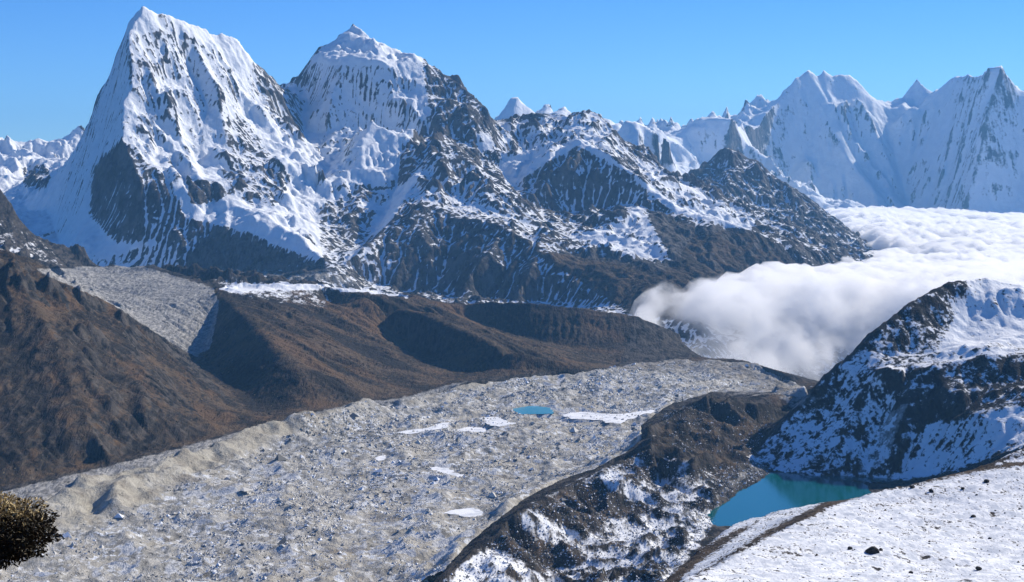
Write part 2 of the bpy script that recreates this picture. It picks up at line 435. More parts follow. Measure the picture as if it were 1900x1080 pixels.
# ------------------------------------------------------------------ the massif: crest and valley lines
GM = Grid(-4300, 3300, 6150, 12600, 8.6)
ML = [
 # left snow mountain
 LY((265,7,9.0),(300,21,9.1),(350,48,9.25),(400,66,9.4),(440,76,9.5),(470,112,9.62),(520,155,9.8),(570,192,10.0)),
 LY((265,7,9.0),(240,58,8.88),(237,80,8.82),(243,110,8.74),(244,160,8.62),(228,185,8.54),(228,215,8.46),(226,262,8.34),(290,310,8.24),(320,365,8.12),(345,405,8.02),(400,413,7.98),(460,430,7.9),(505,455,7.8),(560,478,7.68),(610,496,7.6)),
 LY((265,7,9.0),(240,42,9.1),(232,75,9.18),(213,122,9.3),(185,200,9.45),(150,265,9.6),(132,300,9.7),(90,330,10.2)),
 LY((226,262,8.34),(258,330,8.15),(264,400,8.02),(262,438,7.94)),
 LY((190,270,8.85),(172,310,8.65),(162,380,8.4),(188,440,8.05),(205,475,7.9)),
 LY((310,380,8.08),(300,430,7.95),(305,480,7.84)),
 LY((345,405,8.02),(370,450,7.9),(380,490,7.8)),
 LY((430,420,7.95),(440,460,7.83),(450,495,7.74)),
 LY((440,76,9.5),(446,150,9.28),(452,212,9.12),(490,260,8.98),(540,300,8.84),(600,318,8.7)),
 LY((350,130,9.08),(385,200,8.92),(370,262,8.72),(364,300,8.55),(400,338,8.3),(440,372,8.15),(490,400,8.0),(540,430,7.85),(600,478,7.65)),
 LY((350,48,9.25),(375,110,9.1),(405,165,8.98),(415,230,8.82),(425,270,8.7)),
 LY((400,66,9.4),(412,120,9.24),(432,190,9.05),(445,235,8.9),(470,320,8.56),(510,385,8.2)),
 LY((570,192,10.0),(566,250,9.6),(612,308,9.1),(588,355,8.7),(580,400,8.4),(600,440,8.1),(622,492,7.65)),
 LY((-60,470,8.0),(60,482,7.95),(120,494,7.9),(200,508,7.82),(300,516,7.76),(400,526,7.72),(500,505,7.66),(560,500,7.58),(622,498,7.6)),
 LY((-250,250,11.8),(-100,256,11.8),(0,262,11.8),(60,266,11.8),(110,260,11.8),(138,243,11.9),(150,237,11.9),(165,250,11.9),(210,300,11.9)),
 LY((-150,330,10.6),(0,318,10.9),(50,290,11.2),(90,298,11.1),(130,300,10.9)),
 LY((-150,400,9.9),(0,360,10.3),(60,325,10.6),(90,330,10.5),(140,335,10.2)),
 LY((-150,440,9.2),(0,420,9.5),(50,395,9.7),(90,400,9.4),(100,440,8.9),(120,494,7.8)),
 LY((60,450,8.6),(100,425,8.7),(140,432,8.6)),
 # second snow mountain
 LY((570,192,10.0),(560,178,10.15),(566,140,10.2),(576,108,10.3),(592,90,10.35),(620,77,10.4),(655,50,10.5),(690,74,10.42),(720,90,10.36),(760,106,10.3),(786,108,10.2),(800,128,10.1),(850,152,10.0),(878,180,9.9),(905,205,9.8),(915,236,9.75)),
 LY((592,96,10.3),(600,108,10.04),(640,107,9.94),(690,112,9.92),(730,118,9.92),(768,106,10.1)),
 LY((566,250,9.6),(610,246,9.62),(650,246,9.68),(700,262,9.66),(740,278,9.56),(780,262,9.56),(820,258,9.52),(860,270,9.4)),
 LY((768,106,10.1),(800,190,9.76),(815,230,9.6),(850,272,9.2)),
 LY((640,107,9.94),(618,170,9.78),(606,225,9.62)),
 LY((700,150,9.84),(705,200,9.76),(700,262,9.66)),
 LY((690,228,9.2),(672,262,9.06),(668,300,8.92),(655,345,8.74),(640,370,8.62)),
 LY((690,228,9.2),(730,250,9.15),(742,290,9.0),(738,340,8.8),(715,395,8.5),(690,430,8.3),(655,480,7.95)),
 LY((640,370,8.62),(690,385,8.5),(716,395,8.48)),
 LY((640,370,8.62),(630,420,8.35),(625,470,7.95)),
 LY((850,272,8.9),(790,300,8.8),(772,330,8.65),(750,362,8.45),(720,412,8.2),(690,452,7.95),(640,492,7.7)),
 LY((850,272,8.9),(900,312,8.85),(950,352,8.75),(1000,400,8.55),(1035,432,8.4)),
 LY((915,236,9.75),(918,262,9.6),(925,300,9.45),(940,340,9.3),(985,390,8.85),(1035,432,8.4)),
 LY((750,362,8.45),(800,383,8.3),(870,405,8.15),(930,425,8.0),(1000,460,7.8),(1080,492,7.6),(1170,532,7.3),(1240,566,7.05)),
 LY((1035,432,8.4),(1000,432,8.3),(930,405,8.3),(850,375,8.45)),
 LY((930,425,8.0),(905,470,7.76),(868,520,7.58),(845,558,7.5)),
 LY((1000,460,7.8),(985,500,7.58),(962,545,7.44)),
 LY((800,383,8.3),(772,430,8.04),(748,480,7.86),(728,530,7.68)),
 LY((840,420,8.12),(830,480,7.9),(805,545,7.74)),
 LY((958,445,7.9),(940,500,7.7),(915,552,7.6)),
 LY((640,495,7.75),(700,532,7.72),(760,552,7.72),(860,563,7.66),(1000,568,7.45),(1170,580,7.08),(1300,600,6.85)),
 # middle ridge
 LY((915,236,9.75),(930,228,10.4),(980,223,10.4),(1040,215,10.3),(1072,209,10.2),(1110,213,10.2),(1140,246,10.1),(1166,280,10.0),(1210,300,10.0),(1270,340,10.0),(1330,380,9.9),(1400,408,9.8),(1480,425,9.6)),
 LY((940,340,9.3),(1000,296,9.36),(1040,276,9.42),(1072,259,9.46),(1110,280,9.38),(1160,312,9.25),(1210,352,9.1),(1260,386,8.95),(1310,402,8.85),(1380,425,8.75)),
 LY((925,300,9.6),(980,290,9.8),(1040,256,9.9),(1075,240,9.95),(1120,264,9.85),(1170,306,9.7),(1220,345,9.55),(1300,400,9.35)),
 LY((985,390,8.95),(1035,400,9.02),(1100,400,9.08),(1160,385,9.06),(1230,400,8.92),(1290,420,8.7)),
 LY((1180,378,8.98),(1195,400,8.8),(1225,440,8.4),(1300,490,8.0),(1340,525,7.7)),
 LY((1050,440,8.35),(1100,430,8.45),(1140,450,8.2),(1200,480,8.0),(1270,515,7.7)),
 LY((1080,492,7.6),(1150,500,7.7),(1250,530,7.4),(1330,570,7.2)),
 LY((1380,425,8.75),(1430,440,8.8),(1490,460,8.9),(1512,485,8.9),(1545,525,8.8),(1580,560,8.8)),
 LY((1400,408,9.8),(1470,440,9.4),(1540,470,9.2),(1600,560,9.0)),
 LY((1310,402,8.85),(1350,470,8.4),(1400,520,8.2),(1440,560,8.0)),
 LY((1240,566,7.05),(1330,600,7.0),(1450,620,7.3),(1600,620,8.0),(1800,600,9.0)),
 # dark peak before the cloud
 LY((1240,330,11.5),(1270,332,12.0),(1302,312,12.0),(1330,285,12.0),(1352,275,12.0),(1375,288,12.0),(1402,300,12.0),(1450,334,11.9),(1500,366,11.8),(1553,410,11.6),(1600,450,11.4)),
 LY((1352,275,12.0),(1370,330,11.75),(1400,380,11.5),(1450,410,11.3)),
 LY((1240,345,11.2),(1300,355,11.5),(1340,372,11.4),(1400,405,11.2),(1480,430,11.0),(1560,470,11.0)),
 # far sides
 LY((-300,330,12.4),(100,340,12.4),(300,470,12.4),(600,430,12.4),(900,430,12.4),(1200,450,12.5),(1500,480,12.5),(1750,520,12.5)),
 LY((132,300,9.7),(200,330,10.8),(260,420,12.2)),
 [(-4300,6200,-400),(0,6200,-400),(3300,6200,-400)],
 LY((-200,545,7.0),(200,560,7.0),(500,570,7.0),(800,600,7.1),(1100,625,6.85),(1240,660,6.6),(1400,690,6.6),(1800,700,7.0)),
 LY((1700,560,8.0),(1750,540,9.5),(1760,520,11),(1750,520,12.5)),
]
GM.solve(ML)
X, Y = GM.X, GM.Y
w = smooth(0, 180, GM.D) * 0.68 + 0.32
wx = X + 90 * fbm(X / 500, Y / 500, 3, 3); wy = Y + 90 * fbm(X / 500, Y / 500, 3, 5)
hi = smooth(0, 700, GM.H) * 0.5 + 0.5
GM.H += w * hi * (72 * (ridged(wx / 420, wy / 420, 6, 11) - 0.8) + 27 * (ridged(wx / 180, wy / 180, 5, 13, 0.55) - 0.8) + 12 * fbm(X / 200, Y / 200, 4, 17))
tab = Cover().poly([(590,100),(790,100),(810,240),(740,280),(600,250)], 1, 4).at(*GM.uv())
GM.H = erode(GM.H, GM.cell, n=170000, steps=40, passes=2, seed=4, dep=0.06, mask=(smooth(0, 110, GM.D) * 0.8 + 0.2) * (1 - 0.7 * tab))
GM.H += (10 * w + 3) * (ridged(X / 75, Y / 75, 3, 31) - .6) + 2.2 * (ridged(X / 28, Y / 28, 2, 33) - .6)

u, v = GM.uv(); uc = cells(u); vc = cells(v)
keepM = (uc > -160) & (uc < 2060) & seen(GM, 0.006, 36)
snM = (Cover().poly([(-100,-40),(2000,-40),(2000,1140),(-100,1140)], 0.24, 0)
 .poly([(-100,230),(150,230),(170,300),(130,420),(40,470),(-100,470)], 0.88)
 .poly([(40,310),(80,305),(95,330),(75,350),(45,345)], 0.3)
 .poly([(60,440),(100,425),(140,430),(110,450),(70,465)], 0.4)
 .poly([(265,-20),(460,60),(580,190),(615,310),(590,400),(600,490),(480,440),(345,405),(230,260),(200,200)], 0.70)
 .poly([(250,10),(240,80),(243,165),(226,262),(176,310),(165,400),(215,450),(300,445),(300,520),(180,520),(80,470),(130,300),(180,180)], 0.83)
 .poly([(226,262),(180,320),(172,400),(215,445),(290,440),(370,470),(380,515),(470,500),(560,500),(610,497),(505,452),(400,410),(345,405),(290,310)], 0.33)
 .poly([(300,450),(360,480),(330,520),(200,520),(150,490),(230,470)], 0.5)
 .poly([(400,420),(520,470),(620,500),(560,530),(380,530),(330,500)], -0.12, 4)
 .poly([(90,470),(160,490),(170,510),(100,500)], 0.2)
 .poly([(365,262),(355,325),(345,380),(350,405),(470,432),(560,470),(520,420),(445,368),(385,300)], 0.95)
 .poly([(345,330),(395,335),(438,358),(400,375),(355,378)], 0.18, 1)
 .poly([(420,225),(450,215),(500,262),(540,330),(512,388),(470,385),(410,335),(425,280)], 0.42)
 .poly([(446,170),(480,215),(560,270),(612,308),(585,400),(540,430),(512,388),(545,330),(490,262),(450,215)], 0.96)
 .poly([(215,-30),(265,-30),(300,10),(285,50),(250,60),(225,60)], 1.0, 1)
 .poly([(470,110),(570,190),(566,250),(520,240),(480,180)], 0.55)
 .poly([(255,-10),(300,10),(440,70),(470,112),(450,170),(430,110),(350,60)], 0.92)
 .poly([(560,178),(575,110),(655,50),(785,105),(800,230),(740,275),(606,250),(566,250)], 0.74)
 .poly([(575,110),(655,45),(785,105),(765,116),(730,122),(690,117),(600,116)], 1.0)
 .poly([(785,108),(850,150),(915,230),(920,262),(850,265),(815,230),(790,160)], 0.28)
 .poly([(600,250),(668,230),(668,330),(640,365),(590,380),(585,330),(612,300)], 0.7)
 .poly([(668,255),(690,232),(735,255),(740,330),(700,345),(660,340)], 0.97)
 .poly([(880,245),(910,245),(918,275),(892,285)], 0.75)
 .poly([(740,265),(850,268),(790,300),(745,300)], 0.3)
 .poly([(620,385),(715,395),(690,430),(625,480)], 0.16)
 .poly([(785,312),(760,330),(735,350),(690,410),(690,440),(730,405),(765,350)], 0.95)
 .poly([(650,380),(715,350),(735,350),(700,395)], 0.6)
 .poly([(850,272),(1035,432),(1000,432),(900,400),(760,368),(790,305)], 0.42)
 .poly([(750,370),(870,405),(1000,462),(1010,560),(760,552),(640,495),(700,450)], 0.12)
 .poly([(640,470),(700,450),(740,500),(700,520),(640,500)], 0.5)
 .poly([(925,228),(1110,205),(1175,290),(1130,290),(1072,255),(940,338),(918,262)], 0.56)
 .poly([(925,300),(1000,265),(1040,255),(1000,290),(940,338)], 0.8)
 .poly([(935,338),(1072,253),(1115,278),(1260,380),(1400,412),(1390,428),(1250,392),(1160,318),(1072,268),(950,345)], 0.9, 1)
 .poly([(990,350),(1072,275),(1160,325),(1230,385),(1160,375),(1040,395)], 0.3)
 .poly([(1165,285),(1260,330),(1410,405),(1390,420),(1280,385),(1200,330)], 0.66)
 .poly([(1050,440),(1110,425),(1185,380),(1250,480),(1180,480),(1100,455)], 0.6)
 .poly([(1200,390),(1300,420),(1400,430),(1550,530),(1300,600),(1170,580),(1000,470),(1100,470),(1250,490)], -0.25)
 .poly([(1300,330),(1350,272),(1560,410),(1500,430),(1420,390)], 0.2)).at(u, v)
grM = (Cover().poly([(1000,462),(1100,480),(1240,500),(1290,430),(1400,425),(1480,440),(1560,530),(1300,610),(1170,582),(1000,570)], 0.75, 6)
 .poly([(870,405),(1000,445),(1040,440),(1010,475),(900,430)], 0.6, 4)
 .poly([(560,500),(640,500),(720,540),(760,560),(560,540)], 0.6, 4)
 .poly([(480,440),(560,470),(620,500),(560,505),(500,470)], 0.45, 3)
 .poly([(-100,440),(60,470),(120,510),(-100,560)], 0.6, 4)).at(u, v)
scM = Cover().poly([(60,500),(500,500),(640,490),(700,530),(560,545),(60,545)], 0.5, 4).at(u, v)
nx_, ny_, nz_ = GM.normal()
curv = blur(GM.H, 8) - GM.H
cs = blur(GM.H, 2) - GM.H
kk = np.clip(1.35 - snM, 0.3, 1.05)
sn = snM + 1.05 * kk * (nz_ - 0.62) + kk * np.clip(curv * 0.03, -0.2, 0.2) + kk * np.clip(cs * 0.12, -0.2, 0.2) + 0.1 * fbm(X / 160, Y / 160, 3, 71)
attrs = {'sn': sn, 'gr': grM - 0.5 * smooth(0.8, 0.6, nz_), 'sc': scM}
Xc = cells(GM.X); Yc = cells(GM.Y)
def cut(pts):
    """which cells lie inside a plan outline given by (u, Y) corners"""
    return in_poly(Xc / Yc * F + 950, Yc / 1000, pts)
r1 = cut([(-400,6),(622,6),(622,7.65),(600,8.1),(580,8.4),(588,8.7),(612,9.1),(566,9.6),(570,10.0),(575,13),(100,13),(100,10.6),(-400,10.6)])
r0 = cut([(-400,10.6),(100,10.6),(100,13),(-400,13)])
r2 = ~r1 & ~r0 & cut([(500,6),(1240,6),(1240,7.05),(1035,8.4),(985,8.85),(940,9.3),(918,9.6),(915,9.75),(920,13),(500,13)])
r4 = cut([(1180,11.05),(2200,10.8),(2200,13),(1180,13)])
r3 = ~(r0 | r1 | r2 | r4)
for reg, lab in ((r1, 'tall pointed snow peak with a sharp left ridge and dark buttress, tallest of all'),
                 (r0, 'low snow plateau with icefall behind the left flank of the tallest peak'),
                 (r2, 'broad snow capped peak with flat icy summit and dark rocky lower spurs'),
                 (r3, 'long rocky middle ridge with a bright snow crest and brown lower slopes'),
                 (r4, 'dark pointed rock peak rising just behind the cloud filled valley')):
    props(grid_mesh('mountain', GM, keepM & reg, mat_alp, attrs), lab, 'mountain', 'mountain range', 'structure')

# ------------------------------------------------------------------ the valley: glacier, moraines, near hills, lake basin
GN = Grid(-2350, 2500, 1950, 7600, 5.5)
NL = [
 # hill on the left edge
 LY((-260,380,3.7),(-120,425,3.9),(0,462,4.1),(60,482,4.15),(120,515,4.2),(200,560,4.25),(270,602,4.28),(310,650,4.26),(360,692,4.2),(420,748,4.08),(470,783,3.93)),
 LZ(25,(-250,960),(-120,925),(0,905),(150,868),(300,830),(400,808),(470,787),(530,776)),
 LY((60,560,3.75),(110,660,3.5),(150,760,3.3),(200,845,3.15)),
 LY((200,600,4.0),(270,700,3.7),(330,790,3.45)),
 LY((10,620,3.6),(40,720,3.35),(60,860,3.05)),
 LY((290,660,4.1),(350,740,3.85),(400,795,3.65)),
 # grey hill behind it
 LY((-200,300,6.3),(-60,325,6.3),(0,350,6.3),(20,376,6.3),(36,408,6.3),(44,440,6.25),(70,474,6.2),(110,502,6.1)),
 LY((-200,470,5.4),(0,490,5.3),(90,530,5.2),(180,590,5.0),(300,670,4.75)),
 LY((-200,440,6.9),(0,480,6.9),(60,500,6.9),(150,520,6.9)),
 # rubble terrace and its face
 LY((130,508,6.3),(210,514,6.3),(250,496,6.4),(285,489,6.4),(312,516,6.25),(350,520,6.1),(400,538,5.7)),
 LY((180,545,5.8),(260,555,5.6),(330,545,5.6),(400,538,5.7)),
 LY((300,612,5.1),(345,640,5.05),(366,662,5.0)),
 LY((404,545,5.5),(396,590,5.35),(366,662,5.0),(420,722,4.45),(480,770,4.05)),
 # brown ridges across the glacier
 LY((404,545,5.5),(430,537,5.7),(520,531,5.9),(600,532,6.0),(660,537,6.05),(760,552,6.1),(850,566,6.1),(900,562,6.05),(980,563,6.0),(1060,571,5.98),(1170,583,5.95),(1260,620,6.0)),
 LY((412,548,5.5),(455,585,5.0),(510,640,4.55),(560,700,4.25),(592,752,4.1)),
 LY((600,560,6.0),(690,600,5.8),(765,645,5.36),(840,694,4.78)),
 LY((520,545,5.75),(600,600,5.3),(680,660,4.9),(740,720,4.45)),
 LY((660,540,5.9),(760,574,5.45),(850,608,5.05),(950,648,4.75),(1040,670,4.7),(1112,684,4.78)),
 LY((860,588,6.02),(950,625,5.88),(1050,648,5.75),(1140,664,5.5)),
 LY((1170,583,5.95),(1160,640,5.75),(1150,672,5.4)),
 LZ(2,(600,757),(660,748),(740,735),(840,703),(900,692),(1000,690),(1112,687)),
 LY((404,520,7.1),(600,540,7.0),(800,565,6.9),(1000,572,6.8),(1200,590,6.8)),
 LY((-200,500,7.55),(200,515,7.5),(500,520,7.5),(800,565,7.4),(1200,590,7.4)),
 # glacier surface
 LZ(-2,(-300,1110),(100,1090),(500,1090),(760,1090)),
 LZ(0,(-100,1000),(100,970),(400,870),(700,790),(900,735),(1040,705)),
 LZ(-4,(300,1000),(600,900),(800,830),(1000,760),(1150,712)),
 LZ(-6,(700,1010),(820,960),(980,880),(1080,830),(1160,775),(1220,735)),
 LZ(-30,(1130,683),(1200,676),(1300,673),(1380,680),(1430,695)),
 LZ(-10,(1330,720),(1400,722),(1470,728)),
 # pale lateral moraine at the foot of the left hill
 LZ(24,(60,945),(150,905),(205,872),(300,862),(400,824),(480,800),(570,785),(650,757),(700,752)),
 LZ(4,(100,985),(200,935),(300,892),(400,850),(500,815)),
 LZ(20,(740,742),(770,737)), LZ(22,(850,712),(880,708),(905,705)),
 # moraine between glacier and lake
 LZ(58,(600,1230),(720,1150),(790,1105)) + LZ(70,(838,1062)) + LZ(50,(900,1008)) + LZ(62,(940,976)) + LZ(78,(985,936)) + LZ(54,(1020,922)) + LZ(62,(1058,902)) + LZ(46,(1090,890)) + LZ(68,(1118,876)) + LZ(46,(1160,860)) + LZ(80,(1205,832)) + LZ(48,(1226,806)),
 LZ(48,(1226,806)) + LZ(74,(1202,792)) + LZ(50,(1235,778)) + LZ(66,(1255,762)) + LZ(58,(1280,752)) + LZ(92,(1312,732)) + LZ(52,(1350,748)) + LZ(60,(1400,752)) + LZ(36,(1450,757)),
 LZ(2,(720,1090),(800,1040),(870,985),(960,915),(1040,880),(1100,858),(1160,830),(1190,790),(1240,750),(1300,722)),
 LZ(76,(985,937)) + LZ(50,(1045,966)) + LZ(12,(1100,1008)),
 LZ(66,(1118,877)) + LZ(46,(1175,898)) + LZ(12,(1228,936)),
 LZ(78,(1205,833)) + LZ(54,(1285,860)) + LZ(12,(1345,902)),
 LZ(60,(1250,766)) + LZ(50,(1285,785)) + LZ(20,(1350,820)),
 LZ(90,(1312,733)) + LZ(50,(1380,772)) + LZ(12,(1425,790)),
 LZ(68,(845,1058)) + LZ(56,(930,1040)) + LZ(36,(1010,1090)),
 LZ(24,(1035,990)) + LZ(12,(1100,1040)),
 LZ(50,(1056,905)) + LZ(20,(1085,945)) + LZ(9,(1140,985)),
 LZ(50,(1172,853)) + LZ(20,(1220,890)) + LZ(9,(1275,935)),
 LZ(50,(1232,800)) + LZ(20,(1290,830)) + LZ(9,(1360,868)),
 LZ(45,(930,990)) + LZ(26,(975,1030)) + LZ(14,(1030,1075)),
 LZ(48,(1275,755)) + LZ(24,(1330,790)) + LZ(12,(1390,815)),
 LZ(10,(1050,1110),(1120,1050),(1200,1000),(1260,960),(1310,930),(1370,890),(1400,856),(1370,836),(1420,800),(1460,775)),
 # brown lip of the valley beyond the glacier
 LY((1130,681,5.4),(1200,668,5.5),(1300,663,5.55),(1380,668,5.5),(1430,684,5.4),(1480,700,5.3),(1530,722,5.2)),
 LY((1130,720,6.2),(1250,730,6.3),(1400,750,6.2),(1550,790,6.0),(1700,800,6.0)),
 LY((1100,650,7.3),(1300,660,7.4),(1600,680,7.4),(1900,690,7.4)),
 # hill on the right
 LZ(3,(1385,850)) + LY((1450,790,3.36),(1500,738,3.4),(1530,700,3.42),(1600,640,3.46),(1650,592,3.52),(1700,556,3.58),(1760,530,3.64),(1830,511,3.7),(1900,527,3.72),(2000,540,3.72),(2300,640,3.7)),
 LY((1610,700,3.36),(1640,688,3.33),(1700,688,3.3),(1760,672,3.3),(1830,660,3.29),(1900,650,3.28),(2000,640,3.27),(2200,660,3.27)),
 LY((1640,672,3.43),(1700,668,3.41),(1760,650,3.41),(1830,635,3.43),(1900,625,3.46),(2000,620,3.46)),
 LY((1700,556,3.58),(1692,610,3.5),(1686,660,3.43)),
 LY((1830,511,3.7),(1800,580,3.58),(1790,640,3.44)),
 LY((1540,720,3.4),(1530,780,3.33),(1500,840,3.25)),
 LY((1610,700,3.36),(1590,760,3.3),(1560,820,3.24),(1545,870,3.19)),
 LY((1640,740,3.31),(1625,820,3.23),(1600,880,3.17)),
 LY((1690,700,3.29),(1670,790,3.2),(1660,850,3.165)),
 LY((1690,805,3.19),(1800,775,3.12),(1900,750,3.08),(2000,740,3.05)),
 LZ(0,(1420,866),(1450,874),(1480,879),(1540,886),(1600,894),(1670,897)) + LY((1750,880,3.05),(1850,845,2.95),(1900,828,2.9),(2000,800,2.85),(2200,780,2.85)),
 LZ(-90,(1420,700),(1480,730),(1520,745),(1600,730)),
 LY((1600,760,4.6),(1800,740,4.9),(2100,740,5.0),(2300,760,5.0)),
 # lake shores
 LZ(-1,(1316,952),(1322,968),(1332,977)), LZ(-1,(1316,950),(1352,932),(1372,912),(1395,903),(1415,892),(1428,880),(1436,873)),
 LZ(-16,(1345,962),(1420,930),(1470,905),(1540,900),(1610,903),(1660,905)),
 LZ(20,(1345,1010),(1390,998)) + LZ(-6,(1440,985),(1520,965),(1600,955),(1700,950),(1850,945)),
 LZ(100,(1200,1120),(1345,1060),(1450,1050),(1600,1045),(1900,1040)),
]
GN.solve(NL)
X, Y = GN.X, GN.Y
un, vn = GN.uv()
glacC = Cover().poly([(-100,1141),(-100,985),(0,950),(60,935),(150,897),(300,858),(480,800),(640,760),(760,742),(860,712),(1100,689),(1200,673),(1330,667),(1400,674),(1470,706),(1510,736),(1470,735),(1430,726),(1380,728),(1320,726),(1240,750),(1188,788),(1192,812),(1155,842),(1100,868),(1040,889),(970,925),(870,1004),(820,1060),(740,1141)], 1, 3)
glac = glacC.at(un, vn)
lakeA = Cover().poly([(1300,980),(1316,950),(1352,932),(1372,912),(1395,903),(1415,892),(1432,874),(1470,879),(1540,887),(1615,897),(1680,903),(1600,940),(1400,990)], 1, 1).at(un, vn)
w = smooth(0, 200, GN.D) * 0.8 + 0.2
rel = smooth(20, 160, GN.H)
ribA = Cover().poly([(-100,430),(60,470),(200,560),(310,650),(470,785),(300,835),(-100,940)], 1, 4).at(un, vn)
cA = X * 0.95 + Y * 0.3; dA = X * 0.3 - Y * 0.95
wob = 40 * fbm(X / 220, Y / 220, 3, 61)
rib = ridged((cA + wob) / 150, dA / 520, 5, 63, 0.55) - 0.8
cG = X * 0.75 + Y * 0.66; dG = X * 0.66 - Y * 0.75
ribG = ridged((cG + wob) / 210, dG / 900, 4, 65, 0.5) - 0.8
brA = Cover().poly([(404,545),(660,535),(860,566),(1180,583),(1140,670),(900,695),(640,750),(480,780),(390,690)], 1, 4).at(un, vn)
scA = Cover().poly([(60,500),(250,490),(320,510),(400,535),(400,590),(366,665),(300,625),(200,560)], 1, 3).at(un, vn)
GN.H = GN.H * (1 - 0.85 * brA) + 0.85 * brA * blur(GN.H, 30)
GN.H += (1 - glac) * w * rel * (1 - scA * 0.8) * (1 - ribA) * (1 - brA * 0.7) * (1 - 0.65 * Cover().poly([(-100,300),(60,330),(140,520),(-100,520)], 1, 5).at(un, vn)) * (46 * (ridged((X + 60 * fbm(X / 300, Y / 300, 2, 41)) / 260, Y / 260, 6, 43, 0.55) - 0.8) + 10 * fbm(X / 120, Y / 120, 4, 47))
GN.H += ribA * (smooth(0, 160, GN.D) * 0.93 + 0.07) * smooth(15, 90, GN.H) * (36 * rib + 14 * (ridged((cA + wob) / 62, dA / 190, 3, 64) - 0.8))
GN.H += brA * smooth(0, 120, GN.D) * smooth(0, 60, GN.H) * (16 * ribG + 7 * (ridged((cG + wob) / 80, dG / 420, 3, 68) - 0.8))
GN.H += (1 - glac) * (1 - lakeA) * (3.5 * fbm(X / 60, Y / 60, 4, 49) + 2.0 * (ridged(X / 28, Y / 28, 2, 50) - 0.6))
GN.H = erode(GN.H, GN.cell, n=140000, steps=45, passes=2, seed=9, dep=0.1, mask=(1 - glac) * (1 - lakeA) * (smooth(0, 90, GN.D) * 0.8 + 0.2))
morA = Cover().poly([(830,1085),(880,1022),(985,940),(1110,882),(1225,805),(1250,770),(1312,738),(1450,760),(1400,850),(1340,920),(1300,960),(1220,1100),(830,1141)], 1, 4).at(un, vn)
GN.H += morA * (smooth(0, 60, GN.D) * 0.35 + 0.65) * (19 * (ridged((X + 25 * fbm(X / 70, Y / 70, 2, 69)) / 110, Y / 150, 5, 70, 0.55) - 0.75))
# the ice: hummocks, pits and ponds
GI = Grid(-1500, 1000, 2200, 5750, 4.6)
GI.H = bilin(blur(GN.H, 3), (GI.X - GN.x0) / GN.cell, (GI.Y - GN.y0) / GN.cell)
ui, vi = GI.uv()
gi = bilin(glac, (GI.X - GN.x0) / GN.cell, (GI.Y - GN.y0) / GN.cell)
GN.H -= 14 * smooth(0.35, 0.8, glac)
Xi, Yi = GI.X, GI.Y
edgeC = (Cover().poly([(-100,1000),(60,925),(140,890),(400,805),(660,745),(720,748),(560,800),(420,858),(330,898),(250,950),(100,985),(-100,1060)], 0.95, 4)
         .poly([(740,740),(770,730),(900,700),(910,712),(760,745)], 0.8, 1))
edI = np.clip(edgeC.at(ui, vi) * (1 + 1.1 * fbm(Xi / 110, Yi / 150, 3, 74)) , 0, 0.95)
flow = Xi * 0.93 - Yi * 0.37; along = Xi * 0.37 + Yi * 0.93
hum = 10 * fbm(flow / 330, along / 480, 2, 51) + 9 * (ridged(flow / 150, along / 240, 4, 53, 0.55) - 0.8) + 5 * fbm(flow / 48, along / 70, 3, 57, 0.6) + 3.0 * (ridged(flow / 27, along / 34, 3, 59) - 0.7)
GI.H += edI * (9 * fbm(Xi / 90, Yi / 120, 4, 75) + 5 * (ridged(Xi / 60, Yi / 80, 3, 76) - .7))
GI.H += hum * (1 - 0.7 * edI) * smooth(0.3, 0.8, gi) - 16 * smooth(0.6, 0.1, gi)
# crescent banks of the pale moraine below the left hill
for L in ([(140,912),(172,890),(205,878),(250,872),(330,858)], [(215,940),(216,915),(250,900),(300,888),(350,872)], [(420,838),(480,815),(560,795)], [(560,800),(620,785),(680,765)]):
    sp = GI.samples([LZ(10, *L)], 8.0)
    dd = np.full(Xi.shape, 1e9)
    sel = (Yi > sp[:, 1].min() - 200) & (Yi < sp[:, 1].max() + 200) & (Xi > sp[:, 0].min() - 200) & (Xi < sp[:, 0].max() + 200)
    q = np.stack([Xi[sel], Yi[sel]], 1); best = np.full(len(q), 1e9)
    for p in sp: best = np.minimum(best, (q[:, 0] - p[0]) ** 2 + (q[:, 1] - p[1]) ** 2)
    dd[sel] = np.sqrt(best)
    GI.H += 20 * np.clip(1 - dd / 42, 0, 1) ** 1.2
PONDS = [
 ('ice', [(1042,770),(1075,763),(1110,766),(1150,768),(1180,764),(1216,760),(1205,772),(1165,778),(1150,787),(1128,784),(1110,779),(1080,778),(1060,777)], 'longest white ice sheet on the glacier, beside the moraine'),
 ('ice', [(888,776),(905,773),(930,773),(940,780),(957,786),(925,792),(905,787)], 'white ice sheet on the glacier just left of the turquoise pond'),
 ('ice', [(732,803),(760,797),(790,794),(812,786),(836,783),(828,794),(790,800),(760,806)], 'thin white ice streak on the glacier below the brown ridges'),
 ('ice', [(840,798),(870,790),(905,795),(900,802),(860,803)], 'faint grey ice sheet between two white ice streaks on the glacier'),
 ('ice', [(793,866),(815,866),(835,871),(864,882),(852,887),(830,881),(812,875)], 'slanted white ice patch in the middle of the glacier'),
 ('ice', [(816,951),(845,944),(870,943),(896,945),(902,957),(880,960),(855,957)], 'white ice patch on the glacier nearest the moraine crest'),
 ('ice', [(693,850),(712,843),(722,843),(716,853),(702,855)], 'tiny white ice patch on the glacier beside the pale moraine'),
 ('pond', [(948,758),(970,754),(990,752),(1026,756),(1027,768),(1000,768),(962,769)], 'turquoise melt pond in the middle of the glacier'),
 ('pond', [(786,1072),(800,1066),(814,1062),(824,1070),(812,1080),(796,1082)], 'small pale turquoise pond at the foot of the moraine in front'),
]
